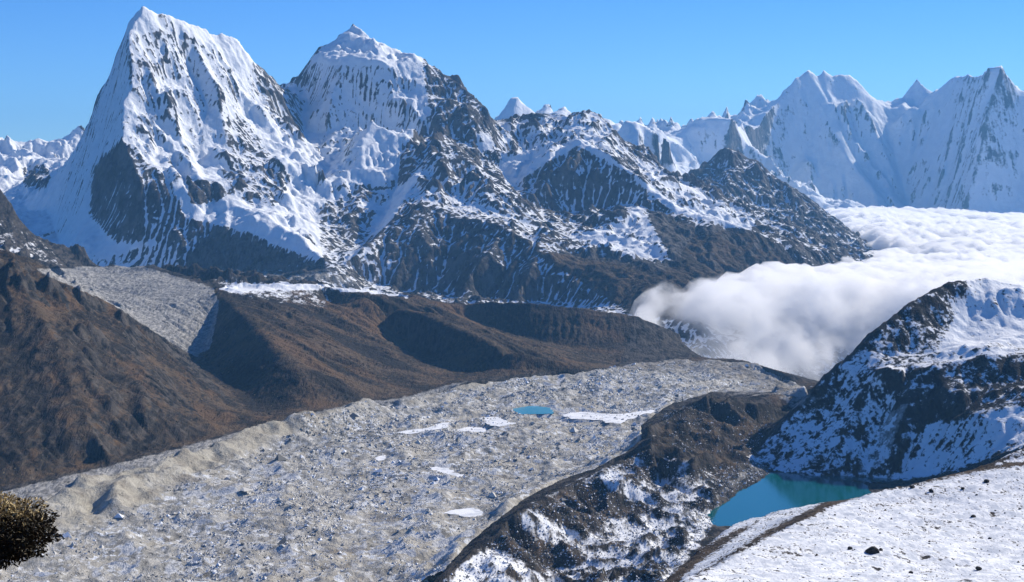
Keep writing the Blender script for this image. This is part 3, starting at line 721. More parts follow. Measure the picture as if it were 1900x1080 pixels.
for kind, pts, lab in PONDS:
    zc = float(np.median(GI.H[in_poly(ui, vi, pts)])) if in_poly(ui, vi, pts).any() else -6.0
    P = [PZ(a, b, zc) for a, b in pts]
    m = in_poly(Xi, Yi, [(p[0], p[1]) for p in P]).astype(float); m = blur(m, 2)
    GI.H = GI.H * (1 - m) + m * np.minimum(GI.H, zc - 0.35)
    m2 = blur((m > 0.05).astype(float), 4)
    GI.H = GI.H * (1 - m2) + m2 * np.clip(GI.H, zc - 0.35, zc + 4)
    # outline with a natural, uneven shore
    out = []
    for i in range(len(P)):
        p = np.array(P[i]); q = np.array(P[(i + 1) % len(P)])
        for t_ in np.linspace(0, 1, 7)[:-1]:
            r_ = p + (q - p) * t_
            dv = 10 * perlin(np.array([r_[0] / 14.0]), np.array([r_[1] / 14.0]), 3)[0]
            out.append((r_[0] + dv, r_[1] + dv * 1.5, zc))
    PONDS_OUT = globals().setdefault('PONDS_OUT', []); PONDS_OUT.append((kind, out, lab))
ui, vi = GI.uv()
uc = cells(ui)
keepI = (cells(gi) > 0.12) & (uc > -160) & (uc < 2060)
a_, b_, c_ = GI.normal()
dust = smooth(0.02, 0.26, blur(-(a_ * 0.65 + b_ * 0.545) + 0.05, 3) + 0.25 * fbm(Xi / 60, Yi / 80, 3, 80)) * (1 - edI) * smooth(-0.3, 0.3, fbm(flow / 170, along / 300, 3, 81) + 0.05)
lipA = Cover().poly([(1120,690),(1200,664),(1330,660),(1420,675),(1520,740),(1440,742),(1380,700),(1250,690)], 0.8, 5).at(ui, vi)
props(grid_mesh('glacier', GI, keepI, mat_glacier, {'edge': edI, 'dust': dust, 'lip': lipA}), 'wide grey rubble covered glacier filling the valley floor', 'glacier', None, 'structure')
u, v = GN.uv(); uc = cells(u); vc = cells(v)
keepN = (uc > -160) & (uc < 2060) & seen(GN, 0.006, 16)
hillR = [(1385,850),(1450,790),(1530,700),(1600,640),(1700,550),(1830,500),(2100,520),(2100,800),(1900,830),(1750,882),(1600,897),(1440,875)]
snN = (Cover().poly([(-100,-40),(2000,-40),(2000,1140),(-100,1140)], 0.12, 0)
 .poly([(820,1075),(985,930),(1200,830),(1320,900),(1340,940),(1310,1000),(1230,1100),(820,1141)], 0.46, 4)
 .poly([(985,940),(1045,965),(1095,1005),(1010,985),(965,965)], 0.55)
 .poly([(1110,880),(1150,880),(1225,935),(1170,925),(1120,900)], 0.66)
 .poly([(990,945),(1060,903),(1110,900),(1200,950),(1130,960),(1080,980)], 0.14)
 .poly([(840,1062),(890,1025),(980,1035),(1010,1080),(860,1100)], 0.58)
 .poly([(900,1010),(950,975),(1020,1010),(1090,1040),(1000,1060),(960,1030)], 0.2)
 .poly([(1170,880),(1200,835),(1290,855),(1340,895),(1280,915)], 0.44)
 .poly([(1160,830),(1200,795),(1225,805),(1200,840)], 0.3)
 .poly([(1150,720),(1440,760),(1420,800),(1380,850),(1250,830),(1240,770)], 0.18)
 .poly([(380,500),(520,530),(660,540),(500,560),(420,545)], 0.42)
 .poly([(405,536),(430,528),(520,523),(660,530),(760,546),(760,553),(660,541),(520,536),(430,542)], 0.7, 0)
 .poly([(500,545),(640,545),(600,570),(520,562)], 0.4)
 .poly([(700,540),(1200,570),(1180,590),(900,568)], 0.3)
 .poly([(-100,300),(60,330),(60,420),(130,500),(-100,440)], 0.4)
 .poly(hillR, 0.5)
 .poly([(1690,560),(1790,525),(1800,600),(1700,660),(1640,680),(1640,620)], 0.42)
 .poly([(1800,515),(2000,530),(2000,640),(1830,640),(1740,670)], 0.72)
 .poly([(1640,700),(1760,675),(2000,645),(2000,740),(1800,770),(1690,800)], 0.36)
 .poly([(1680,850),(1720,790),(1850,760),(2000,740),(2000,800),(1850,845),(1650,893)], 0.66)).at(u, v)
grN = (Cover().poly([(-100,455),(0,455),(200,550),(300,640),(480,790),(300,840),(-100,930)], 0.7, 4)
 .poly([(-100,600),(60,590),(250,640),(330,720),(400,790),(250,850),(-100,900)], 0.5, 8)
 .poly([(400,535),(660,530),(860,560),(1180,580),(1150,680),(900,700),(640,765),(470,790),(370,680)], 0.95, 3)
 .poly([(985,937),(1200,830),(1210,790),(1310,730),(1450,755),(1400,850),(1340,900),(1200,1000),(1000,1100),(820,1100)], 0.52, 4)
 .poly([(1130,680),(1300,660),(1400,668),(1540,720),(1440,760),(1400,690),(1300,675)], 0.8, 3)).at(u, v)
scN = (Cover().poly([(60,500),(250,490),(320,510),(400,535),(400,590),(366,665),(300,625),(200,560)], 0.9, 2)
 .poly([(1650,760),(1690,740),(1650,850),(1600,888),(1585,880)], 0.62, 2)
 .poly([(1280,960),(1330,930),(1400,880),(1440,870),(1400,850),(1360,880)], 0.5, 3)
 .poly([(-100,1000),(-100,940),(0,912),(150,876),(300,838),(480,790),(640,750),(740,738),(860,706),(900,700),(760,750),(640,775),(480,815),(150,910)], 0.75, 3)
 .poly([(1360,680),(1470,706),(1540,740),(1470,765),(1440,740),(1330,735)], 0.5, 3)
 .poly([(370,655),(385,600),(400,545),(408,560),(390,650)], 0.9, 1)).at(u, v)
nx_, ny_, nz_ = GN.normal()
curv = blur(GN.H, 8) - GN.H
sn = snN + 0.4 * (blur(nz_, 1) - 0.78) + np.clip(curv * 0.03, -0.15, 0.15) + 0.1 * fbm(X / 90, Y / 90, 3, 73)
edge_old = Cover().poly([(-100,1000),(60,950),(140,900),(400,810),(660,750),(700,752),(560,800),(420,860),(330,900),(230,960),(100,985),(-100,1060)], 0.9, 4).poly([(740,740),(770,732),(900,700),(910,712),(760,745)], 0.7, 1).at(u, v)
attrs = {'sn': sn, 'gr': grN - 0.6 * smooth(0.78, 0.6, nz_), 'sc': scN, 'tn': 1.3 * fbm((cG + wob) / 120, dG / 700, 3, 66) * brA + 1.1 * fbm((cA + wob) / 70, dA / 300, 3, 67) * ribA}
gl = cells(glac) > 0.88
Xc = cells(GN.X); Yc = cells(GN.Y); up = Xc / Yc * F + 950
rb = ~gl & in_poly(up, Yc / 1000, [(1385,3.29),(1450,3.2),(1480,3.18),(1540,3.15),(1600,3.1),(1700,3.05),(2200,2.7),(2200,5.0),(1600,4.6),(1500,4.2)])
rl = ~gl & ~rb & in_poly(up, Yc / 1000, [(-300,2.2),(530,2.2),(530,3.95),(480,4.05),(420,4.42),(366,4.78),(300,4.75),(180,5.0),(90,5.2),(-300,5.4)])
rk = ~gl & ~rb & ~rl & in_poly(up, Yc / 1000, [(-300,5.0),(90,5.2),(120,6.1),(120,8),(-300,8)])
rt = ~(gl | rb | rl | rk) & in_poly(up, Yc / 1000, [(0,5.0),(180,5.0),(366,4.78),(396,5.15),(404,5.5),(404,8),(0,8)])
rg = ~(gl | rb | rl | rk | rt) & in_poly(up, Yc / 1000, [(300,3.9),(1130,4.85),(1160,5.4),(1300,6.3),(1300,8),(300,8)])
rm = ~(gl | rb | rl | rk | rt | rg)
for nm, reg, lab, cat in (('hill', rb, 'steep snowy dark rock hill standing right above the turquoise lake', 'hill'),
                     ('hill', rl, 'steep brown hillside with dark rock ribs at the left edge above the glacier', 'hill'),
                     ('hill', rk, 'small grey snow flecked hill behind the left brown hillside', 'hill'),
                     ('scree_slope', rt, 'pale grey rubble slope between the two brown hillsides', 'scree'),
                     ('hill', rg, 'smooth brown grassy ridges sloping to the far edge of the glacier', 'hill'),
                     ('moraine', rm, 'brown snow flecked moraine bank between glacier and turquoise lake', 'moraine')):
    props(grid_mesh(nm, GN, keepN & reg, mat_lakehill if reg is rb else mat_near, attrs), lab, cat, None, 'structure')

# ------------------------------------------------------------------ the lake
def sheet(name, pts, mat, z, label, category, uv=True, kind='structure', thick=0.0):
    P = [PZ(a, b, z) for a, b in pts] if uv else pts
    bm = bmesh.new()
    f = bm.faces.new([bm.verts.new(p) for p in P])
    bmesh.ops.triangulate(bm, faces=[f])
    me = bpy.data.meshes.new(name); bm.to_mesh(me); bm.free(); me.materials.append(mat)
    o = bpy.data.objects.new(name, me); COL.objects.link(o)
    return props(o, label, category, None, kind)
sheet('lake', [(1270,1010),(1290,930),(1352,915),(1390,890),(1425,862),(1480,858),(1640,865),(1700,900),(1700,1000)], mat_lake, -0.3, 'turquoise lake below the steep snowy hill', 'lake')

sheet('lake', [(1398,789),(1415,785),(1436,782),(1452,789),(1440,797),(1415,800)], mat_pond2, 14.5, 'small pale grey lake at the far end of the moraine, beside the snowy hill', 'lake')
for kind, out, lab in PONDS_OUT:
    sheet(kind, out, mat_ice if kind == 'ice' else mat_pond, 0, lab, 'pond ice' if kind == 'ice' else 'pond', uv=False)

# rubble and ice blocks lying on the glacier
rr = np.random.default_rng(21)
ky, kx = np.nonzero((gi > 0.75) & (edI < 0.5) & (ui > -40) & (ui < 1500) & (vi < 1120))
NB = 125000
pk = rr.integers(0, len(ky), NB); by = ky[pk]; bx = kx[pk]
dens = fbm(GI.X[by, bx] / 90, GI.Y[by, bx] / 120, 3, 77) + 0.7 * fbm(flow[by, bx] / 160, along[by, bx] / 600, 2, 78)
ok = rr.random(NB) < (smooth(-0.25, 0.4, dens) * 0.95 + 0.05) * (1 - 0.6 * lipA[by, bx])
for kind, out, lab in PONDS_OUT: ok &= ~in_poly(GI.X[by, bx], GI.Y[by, bx], [(p[0], p[1]) for p in out]) | (rr.random(NB) < (0.22 if kind == 'ice' else 0.0))
by, bx = by[ok], bx[ok]; n = len(by); dens = dens[ok]
cx = GI.X[by, bx] + rr.uniform(-2.3, 2.3, n); cy = GI.Y[by, bx] + rr.uniform(-2.3, 2.3, n); cz = GI.H[by, bx]
sz = np.exp(rr.normal(0.1, 0.6, n)) * (0.6 + 0.18 * cy / 1000)
octa = np.array([(1,0,-.35),(0,1,-.35),(-1,0,-.35),(0,-1,-.35),(0.1,0.1,1)], float)
ofc = np.array([(0,1,4),(1,2,4),(2,3,4),(3,0,4)])
co = octa[None] * rr.uniform(0.55, 1.25, (n, 5, 1)) + rr.normal(0, 0.18, (n, 5, 3))
an = rr.uniform(0, 6.283, n); ca, sa = np.cos(an)[:, None], np.sin(an)[:, None]
co = np.stack([co[..., 0] * ca - co[..., 1] * sa, co[..., 0] * sa + co[..., 1] * ca, co[..., 2] * 0.55], -1) * sz[:, None, None]
co += np.stack([cx, cy, cz + sz * 0.15], -1)[:, None]
band = fbm(flow[by, bx] / 110, along[by, bx] / 700, 3, 79)
tone = np.repeat(np.clip(rr.normal(0.42, 0.2, n) + 0.2 * dens + 0.8 * band + 0.3 * dust[by, bx], 0, 0.78) + (rr.random(n) < 0.17 + 0.25 * np.clip(dens, 0, 1)) * 0.8, 5)
rub = raw_mesh('rubble', co.reshape(-1, 3), (ofc[None] + 5 * np.arange(n)[:, None, None]).reshape(-1, 3), mat_rubble, {'tone': tone}, False)
props(rub, 'grey and white stones and ice blocks strewn over the glacier', 'rubble', None, 'stuff')

ub, vb = GN.uv()
mor = Cover().poly([(830,1080),(985,940),(1200,838),(1300,870),(1420,850),(1430,872),(1340,930),(1318,980),(1220,1100),(830,1141)], 1, 2).poly([(1230,770),(1310,740),(1440,765),(1400,845),(1250,835)], 0.35, 2).at(ub, vb)
ky, kx = np.nonzero(mor > 0.2)
NB = 26000
pk = rr.integers(0, len(ky), NB); by = ky[pk]; bx = kx[pk]
ok = rr.random(NB) < mor[by, bx]
by, bx = by[ok], bx[ok]; n = len(by)
cx = GN.X[by, bx] + rr.uniform(-3, 3, n); cy = GN.Y[by, bx] + rr.uniform(-3, 3, n)
cz = bilin(GN.H, (cx - GN.x0) / GN.cell, (cy - GN.y0) / GN.cell)
sz = np.exp(rr.normal(0.35, 0.4, n))
co = octa[None] * rr.uniform(0.55, 1.25, (n, 5, 1)) + rr.normal(0, 0.18, (n, 5, 3))
an = rr.uniform(0, 6.283, n); ca, sa = np.cos(an)[:, None], np.sin(an)[:, None]
co = np.stack([co[..., 0] * ca - co[..., 1] * sa, co[..., 0] * sa + co[..., 1] * ca, co[..., 2] * 0.6], -1) * sz[:, None, None]
co += np.stack([cx, cy, cz + sz * 0.1], -1)[:, None]
tone = np.repeat(np.where(rr.random(n) < 0.4, 1.0, rr.uniform(0, 0.35, n)), 5)
rub = raw_mesh('rubble', co.reshape(-1, 3), (ofc[None] + 5 * np.arange(n)[:, None, None]).reshape(-1, 3), mat_rubble, {'tone': tone}, False)
props(rub, 'snow flecked stones strewn over the moraine by the lake', 'rubble', None, 'stuff')

# ------------------------------------------------------------------ far peaks
GF = Grid(-900, 9200, 13600, 24500, 24.0)
FL = [
 LY((850,300,16.8),(900,248,17),(925,215,17),(948,192,17),(960,184,17),(972,196,17),(1000,222,17),(1024,225,17),(1036,200,17),(1047,194,17),(1060,208,17),(1090,225,17),(1130,225,17),(1160,240,17.2)),
 LY((960,184,17),(950,230,16.7),(940,300,16.2)), LY((1047,194,17),(1040,240,16.6)),
 LY((1110,230,17.4),(1140,252,15.8),(1160,228,15.8),(1180,221,15.8),(1200,232,15.8),(1222,252,15.7),(1240,268,15.6)),
 LY((1180,221,15.8),(1190,270,15.4),(1200,330,15)),
 LY((1222,252,18),(1250,254,19),(1280,236,19),(1300,222,19),(1330,219,19),(1358,219,19),(1366,232,19.6),(1400,237,20.4),(1412,228,20.7),(1440,190,21.1),(1470,150,21.4),(1500,126,21.6),(1520,144,21.6),(1530,130,21.7),(1546,143,21.7),(1575,140,21.8),(1600,160,21.8),(1625,190,21.9),(1650,210,21.9),(1680,180,22.4),(1702,152,22.4),(1722,175,22.2),(1740,168,21.8),(1770,146,21.2),(1800,138,20.6),(1835,130,20.2),(1858,127,20.2),(1870,148,20.2),(1890,170,20.3),(1920,180,20.3),(1960,190,20.3),(2050,200,20.3)),
 LY((1358,219,19),(1350,270,18.8),(1340,320,18.65)),
 LY((1500,126,21.6),(1525,200,21.25),(1540,240,21.05),(1560,270,20.9),(1590,310,20.7),(1620,350,20.5),(1632,390,20.3)),
 LY((1525,200,21.25),(1510,250,21.1),(1480,300,20.85),(1460,340,20.7)),
 LY((1440,190,21.1),(1435,250,20.85),(1425,310,20.6),(1420,360,20.4)),
 LY((1375,270,19.9),(1395,320,20.1),(1410,380,20.2)),
 LY((1540,270,21.0),(1550,310,20.75),(1530,350,20.55),(1520,400,20.3)),
 LY((1625,200,21.7),(1650,260,21.4),(1670,330,21.0),(1690,400,20.6)),
 LY((1858,127,20.2),(1830,200,19.9),(1820,270,19.7),(1800,350,19.5),(1790,410,19.3)),
 LY((1770,146,21.2),(1740,230,20.9),(1720,300,20.7)),
 LY((1900,185,20.2),(1890,260,19.95),(1895,330,19.7),(1880,400,19.4)),
 LY((1440,410,20.0),(1470,430,20.3),(1600,430,20.2),(1700,430,20.3),(1800,430,19.2),(1900,430,19.2),(2050,430,19.2)),
 LY((850,420,14),(1100,420,14),(1300,420,14.5),(1450,440,16),(1700,450,16),(2050,450,16)),
 LY((1200,340,15.2),(1270,345,16.5),(1330,345,18.2),(1370,380,19.2)),
 LY((850,380,24),(1300,330,24),(1650,290,24.3),(2050,290,24.3)),
]
GF.solve(FL)
X, Y = GF.X, GF.Y
w = smooth(0, 450, GF.D) * 0.76 + 0.24
GF.H += w * (smooth(-50, 500, GF.H) * 1.0 + 0.03) * (190 * (ridged((X + 150 * fbm(X / 1200, Y / 1200, 3, 81)) / 1000, Y / 1000, 6, 83) - 0.8) + 110 * (ridged(X / 380, Y / 420, 4, 85, 0.55) - 0.8))
GF.H = erode(GF.H, GF.cell, n=50000, steps=30, passes=2, seed=5, dep=0.1, mask=smooth(60, 300, GF.D))
u, v = GF.uv(); uc = cells(u)
nx_, ny_, nz_ = GF.normal(); curv = blur(GF.H, 4) - GF.H
sn = 0.74 + 0.9 * (nz_ - 0.55) + np.clip(curv * 0.01, -0.2, 0.2)
attrs = {'sn': sn, 'gr': np.zeros_like(sn), 'sc': np.zeros_like(sn)}
keepF = (uc > 780) & (uc < 2060) & seen(GF, 0.004, 20)
Xc = cells(X); Yc = cells(Y); up = Xc / Yc * F + 950
q1 = in_poly(up, Yc / 1000, [(700,12),(1240,12),(1240,17.6),(1110,17.6),(1110,25),(700,25)])
q3 = ~q1 & in_poly(up, Yc / 1000, [(1650,12),(2300,12),(2300,26),(1665,26),(1660,21.9)])
q2 = ~q1 & ~q3 & in_poly(up, Yc / 1000, [(1405,12),(1700,12),(1700,26),(1405,26)])
q4 = ~(q1 | q2 | q3)
for reg, lab in ((q1, 'two small white pyramid peaks on the horizon behind the middle ridge'),
                 (q4, 'low flat topped blue peak on the horizon behind the dark pointed peak'),
                 (q2, 'distant blue twin topped snow peak above the cloud'),
                 (q3, 'distant blue snow peak with flat white top at the right edge')):
    props(grid_mesh('mountain', GF, keepF & reg, mat_far, attrs), lab, 'mountain', 'mountain range', 'structure')

# ------------------------------------------------------------------ the slope the photograph was taken from
GG = Grid(-120, 640, -40, 1420, 2.3)
GL = [
 [(-120,-40,590),(0,-40,612),(120,-40,640),(640,-40,720)],
 [(-3,-3,598.2),(3,3,598.2)],
 [(0,30,582),(30,30,590),(80,40,600)],
 LY((1900,1085,.2),(2100,1000,.2)), LY((1270,1085,.42),(1400,1085,.36),(1600,1085,.28),(1900,1085,.2)),
 LY((1270,1085,.42),(1330,1048,.5),(1400,1010,.56),(1500,955,.64),(1600,918,.7),(1750,886,.73),(1900,858,.73),(2050,835,.72),(2300,800,.72)),
 LY((1225,1085,.7),(1260,1058,.78),(1300,1022,.84),(1345,985,.9),(1400,960,.95),(1450,946,1.0),(1500,938,1.02),(1600,925,1.02),(1800,910,1.02)),
 LY((1820,868,.95),(1860,848,.96),(1900,832,.96),(2000,810,.96)), LY((1700,905,.86),(1800,890,.86),(1900,870,.85),(2100,840,.85)),
 LY((1000,1200,.3),(1100,1200,.5),(1150,1180,.8),(1250,1150,1.1),(1400,1120,1.3),(1900,1060,1.35)),
 LY((300,1400,.12),(700,1350,.3),(900,1350,.6),(1000,1350,1.0),(1100,1300,1.4),(1900,1250,1.41)),
]
GG.solve(GL)
X, Y = GG.X, GG.Y
GG.H += (2.2 * fbm(X / 60, Y / 60, 4, 91) + 0.5 * fbm(X / 12, Y / 12, 3, 93) + 0.4 * (ridged(X / 9, Y / 14, 2, 94) - 0.6)) * smooth(10, 120, np.hypot(X, Y))
u, v = GG.uv(); uc = cells(u)
nx_, ny_, nz_ = GG.normal()
snG = (Cover().poly([(-100,-40),(2000,-40),(2000,1140),(-100,1140)], 0.5, 0)
 .poly([(1265,1085),(1330,1045),(1400,1008),(1500,955),(1600,920),(1750,890),(2000,845),(2000,1140),(1200,1140)], 0.63, 1)
 .poly([(1480,955),(1520,935),(1600,902),(1750,872),(1900,845),(2000,835),(2000,850),(1900,860),(1750,884),(1610,913),(1540,939),(1400,1006),(1280,1078),(1260,1085)], 0.22, 1)
 .poly([(1345,985),(1400,958),(1500,934),(1530,932),(1490,952),(1420,985),(1330,1040),(1270,1080),(1240,1080)], 0.60, 1)
 .poly([(1225,1085),(1300,1020),(1400,968),(1380,985),(1300,1040),(1250,1085)], 0.3, 1)
 .poly([(1840,862),(1900,846),(2000,830),(2000,838),(1900,856)], 0.7, 0)).at(u, v)
attrs = {'sn': snG + 0.12 * fbm(X / 25, Y / 25, 3, 95), 'gr': np.full_like(snG, 0.5), 'sc': np.zeros_like(snG)}
props(grid_mesh('snow_slope', GG, ((uc > -250) & (uc < 2100)) | (cells(GG.Y) < 60), mat_fg, attrs), 'snow dusted near hillside with dark stones at the bottom right', 'slope', None, 'structure')

def on_slope(u_, v_):
    """where the sight line through (u, v) meets the near hillside"""
    Yk = np.arange(160, 1150, 1.0); xs = (u_ - 950) / F * Yk; zs = ZC - (v_ - V0) / F * Yk
    g = bilin(GG.H, (xs - GG.x0) / GG.cell, (Yk - GG.y0) / GG.cell)
    hit = np.nonzero(g >= zs)[0]
    if len(hit) == 0: return None
    i = hit[0]; return (xs[i], Yk[i], g[i])

def stone_mat(name, a, b, size):
    t = NT(name)
    n = t.noise(size, 6, 0.65); m = t.noise(size * 0.25, 4, 0.6)
    c = t.mix(t.step(n, 0.35, 0.65), a, b)
    return t.surf(c, 0.9, t.bump(t.math('ADD', n, m), size * 0.3, 0.9), 0.15)
mat_stone = stone_mat('dark lichen stone', (0.018, 0.018, 0.02), (0.07, 0.066, 0.06), 1.2)

def stone_mesh(seed, sub=2):
    r = random.Random(seed); bm = bmesh.new()
    bmesh.ops.create_icosphere(bm, subdivisions=sub, radius=1.0)
    planes = []
    for _ in range(9):
        n = np.array([r.gauss(0, 1), r.gauss(0, 1), r.gauss(0, 1)]); n /= np.linalg.norm(n)
        planes.append((n, r.uniform(0.55, 0.9)))
    for p in bm.verts:
        c = np.array(p.co)
        for n, d in planes:
            e = c @ n
            if e > d: c = c - n * (e - d)
        c = c * (1 + r.uniform(-0.05, 0.05)); p.co = (c[0] * 1.15, c[1] * 0.95, c[2] * 0.8)
    me = bpy.data.meshes.new('stone'); bm.to_mesh(me); bm.free(); me.materials.append(mat_stone)
    return me
STONES = [stone_mesh(k) for k in range(5)]
rs = random.Random(5)
def stone(u_, v_, px, label, group, k, name='stone', squash=1.0):
    P = on_slope(u_, v_)
    if P is None: return
    r_ = px * 0.5 * P[1] / F
    o = bpy.data.objects.new(name, STONES[k % 5]); COL.objects.link(o)
    o.location = (P[0], P[1], P[2] + r_ * 0.25); o.scale = (r_ * rs.uniform(0.9, 1.2), r_ * rs.uniform(0.9, 1.2), r_ * rs.uniform(0.8, 1.1) * squash)
    o.rotation_euler = (rs.uniform(-0.3, 0.3), rs.uniform(-0.3, 0.3), rs.uniform(0, 6.28))
    return props(o, label, 'stone', group)
for i, (a_, b_, c_, lab) in enumerate([
 (1618, 1026, 22, 'largest dark stone on the near snow slope'),
 (1577, 1020, 11, 'dark stone just left of the largest stone on the near snow'),
 (1634, 1022, 9, 'small dark stone touching the right side of the largest stone'),
 (1693, 906, 10, 'leftmost dark stone along the upper edge of the near snow'),
 (1728, 914, 12, 'dark stone second from the left along the upper edge of the near snow'),
 (1786, 909, 8, 'small dark stone between two larger ones along the upper snow edge'),
 (1830, 895, 12, 'dark stone furthest right along the upper edge of the near snow'),
 (1816, 1058, 15, 'dark stone low on the near snow by the bottom right corner'),
 (1690, 1064, 9, 'small dark stone at the bottom edge below the largest stone'),
 (1806, 960, 10, 'dark stone halfway up the near snow towards the right side'),
 (1836, 1000, 7, 'small stone between the halfway stone and the low corner stone'),
 (1633, 990, 6, 'tiny stone a little above the largest stone on the snow')]):
    stone(a_, b_, c_, lab, 'dark stones on the near snow', i)
for i in range(95):
    a_ = rs.uniform(1300, 1899); b_ = rs.uniform(890, 1079)
    if b_ < 1085 - (a_ - 1265) * 0.52 + 14 and a_ < 1600: continue
    if b_ < 925 - (a_ - 1600) * 0.2 + 6: continue
    stone(a_, b_, rs.choice([2.2, 2.6, 3, 3.5, 4.5]), 'very small dark stone poking through the near snow', 'very small stones in the near snow', i)

def specks(name, P, sz, tone, mat, label, cat, flat=0.7):
    n = len(P); rr = np.random.default_rng(n)
    co = octa[None] * rr.uniform(0.55, 1.25, (n, 5, 1)) + rr.normal(0, 0.18, (n, 5, 3))
    co[..., 2] *= flat
    co = co * sz[:, None, None] + P[:, None]
    o = raw_mesh(name, co.reshape(-1, 3), (ofc[None] + 5 * np.arange(n)[:, None, None]).reshape(-1, 3), mat, {'tone': np.repeat(tone, 5)}, False)
    return props(o, label, cat, None, 'stuff')
def tuft_mat():
    t = NT('dry tufts and grit'); tn = t.attr('tone')
    return t.surf(t.mix(tn, (0.03, 0.026, 0.02), (0.2, 0.16, 0.1)), 0.9, None, 0.1)
mat_tuft = tuft_mat()
rq = np.random.default_rng(31)
ug, vg = GG.uv()
q = np.argwhere((ug > 1240) & (ug < 1960) & (vg > 840) & (vg < 1120) & (GG.Y > 150) & (GG.Y < 1100))
q = q[rq.integers(0, len(q), 16000)]
px_ = GG.X[q[:, 0], q[:, 1]] + rq.uniform(-1.2, 1.2, len(q)); py_ = GG.Y[q[:, 0], q[:, 1]] + rq.uniform(-1.2, 1.2, len(q))
okk = rq.random(len(q)) < smooth(-0.35, 0.4, fbm(px_ / 14, py_ / 20, 3, 97))
px_, py_ = px_[okk], py_[okk]
pz_ = bilin(GG.H, (px_ - GG.x0) / GG.cell, (py_ - GG.y0) / GG.cell)
specks('grass', np.stack([px_, py_, pz_], 1), np.exp(rq.normal(-2.0, 0.5, len(px_))) * (0.6 + py_ / 700), rq.random(len(px_)), mat_tuft, 'dry grass tips and grit showing through the near snow', 'grass')
q = np.argwhere((np.maximum(ribA, brA) > 0.5) & (un > -40) & (glac < 0.2))
q = q[rq.integers(0, len(q), 20000)]
px_ = GN.X[q[:, 0], q[:, 1]] + rq.uniform(-2.5, 2.5, len(q)); py_ = GN.Y[q[:, 0], q[:, 1]] + rq.uniform(-2.5, 2.5, len(q))
okk = rq.random(len(q)) < smooth(-0.3, 0.5, fbm(px_ / 120, py_ / 180, 3, 98))
px_, py_ = px_[okk], py_[okk]
pz_ = bilin(GN.H, (px_ - GN.x0) / GN.cell, (py_ - GN.y0) / GN.cell)
specks('scrub', np.stack([px_, py_, pz_], 1), np.exp(rq.normal(0.45, 0.45, len(px_))), np.where(rq.random(len(px_)) < 0.2, 1.0, rq.random(len(px_)) * 0.3), mat_tuft, 'dark scrub and loose rocks dotted over the brown hillsides', 'scrub', 0.8)

# ------------------------------------------------------------------ shrub on a rock beside the camera
YS = 0.009
bc = np.array(PY(-18, 984, YS)); pxm = YS * 1000 / F
mat_ledge = stone_mat('brown ledge rock', (0.03, 0.026, 0.022), (0.12, 0.1, 0.08), 0.25)
bm = bmesh.new(); bmesh.ops.create_icosphere(bm, subdivisions=4, radius=1.0)
lc = np.array(PY(-330, 1500, YS))
for p in bm.verts:
    c = np.array(p.co); n1 = 0.12 * math.sin(c[0] * 7 + 1) * math.cos(c[2] * 6) + 0.06 * math.sin(c[1] * 15 + c[2] * 11)
    c = c * (1 + n1); p.co = (lc[0] + c[0] * 285 * pxm, lc[1] + c[1] * 1.0, lc[2] + c[2] * 520 * pxm)
me = bpy.data.meshes.new('rock_outcrop'); bm.to_mesh(me); bm.free(); me.materials.append(mat_ledge)
ledge = bpy.data.objects.new('rock_outcrop', me); COL.objects.link(ledge)
props(ledge, 'brown rock carrying the dark shrub at the left edge', 'rock')

def leaf_mat(name, a, b, rough=0.6):
    t = NT(name); tn = t.attr('tone')
    return t.surf(t.mix(tn, a, b), rough, None, 0.2)
shrub = bpy.data.objects.new('shrub', None); COL.objects.link(shrub)
shrub.location = tuple(np.array(PY(-70, 1010, YS)))
props(shrub, 'dark dry shrub with sunlit straw tips at the left edge', 'shrub')
inv = -np.array(shrub.location)
r = np.random.default_rng(3)
NLf = 12000
d = r.normal(0, 1, (NLf, 3)); d /= np.linalg.norm(d, axis=1)[:, None]
rad = (0.45 + 0.55 * r.random(NLf) ** 0.6)
lump = 1 + 0.1 * np.sin(d[:, 0] * 9 + 2) * np.sin(d[:, 2] * 8 + d[:, 1] * 5) + 0.07 * np.sin(d[:, 1] * 13) * np.sin(d[:, 2] * 17)
S = np.array([122, 105, 66]) * pxm
P = d * (rad * lump)[:, None] * S + bc
P[:, 2] = np.where(P[:, 2] < bc[2], bc[2] + (P[:, 2] - bc[2]) * 1.0, P[:, 2])
def leaves(P, L, W, tone, name, mat):
    n = len(P)
    a = r.normal(0, 1, (n, 3)) + (P - bc) / S * 1.2; a /= np.linalg.norm(a, axis=1)[:, None]
    b = np.cross(a, r.normal(0, 1, (n, 3))); b /= np.linalg.norm(b, axis=1)[:, None]
    c = np.cross(a, b)
    L = L * r.uniform(0.6, 1.3, (n, 1)); W = W * r.uniform(0.7, 1.2, (n, 1))
    v4 = np.stack([P - a * L * 0.5, P + b * W * 0.5 + c * W * 0.2, P + a * L * 0.5, P - b * W * 0.5 + c * W * 0.2], 1) + inv
    f = np.arange(n * 4).reshape(n, 4)
    return raw_mesh(name, v4.reshape(-1, 3), f, mat, {'tone': np.repeat(tone, 4)}, False, shrub)
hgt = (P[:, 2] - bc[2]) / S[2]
topm = hgt + 0.16 * r.normal(0, 1, NLf) > 0.5  # upper leaves are dry straw with the sunlit gold put into their colour
leaves(P[~topm], 0.03, 0.012, r.random((~topm).sum()), 'foliage', leaf_mat('dark shrub leaves', (0.012, 0.014, 0.007), (0.07, 0.05, 0.028)))
leaves(P[topm] + r.normal(0, 0.006, (topm.sum(), 3)), 0.03, 0.009, r.random(topm.sum()), 'sunlit_dry_tips', leaf_mat('dry straw tips painted sunlit', (0.34, 0.25, 0.11), (0.68, 0.54, 0.28)))
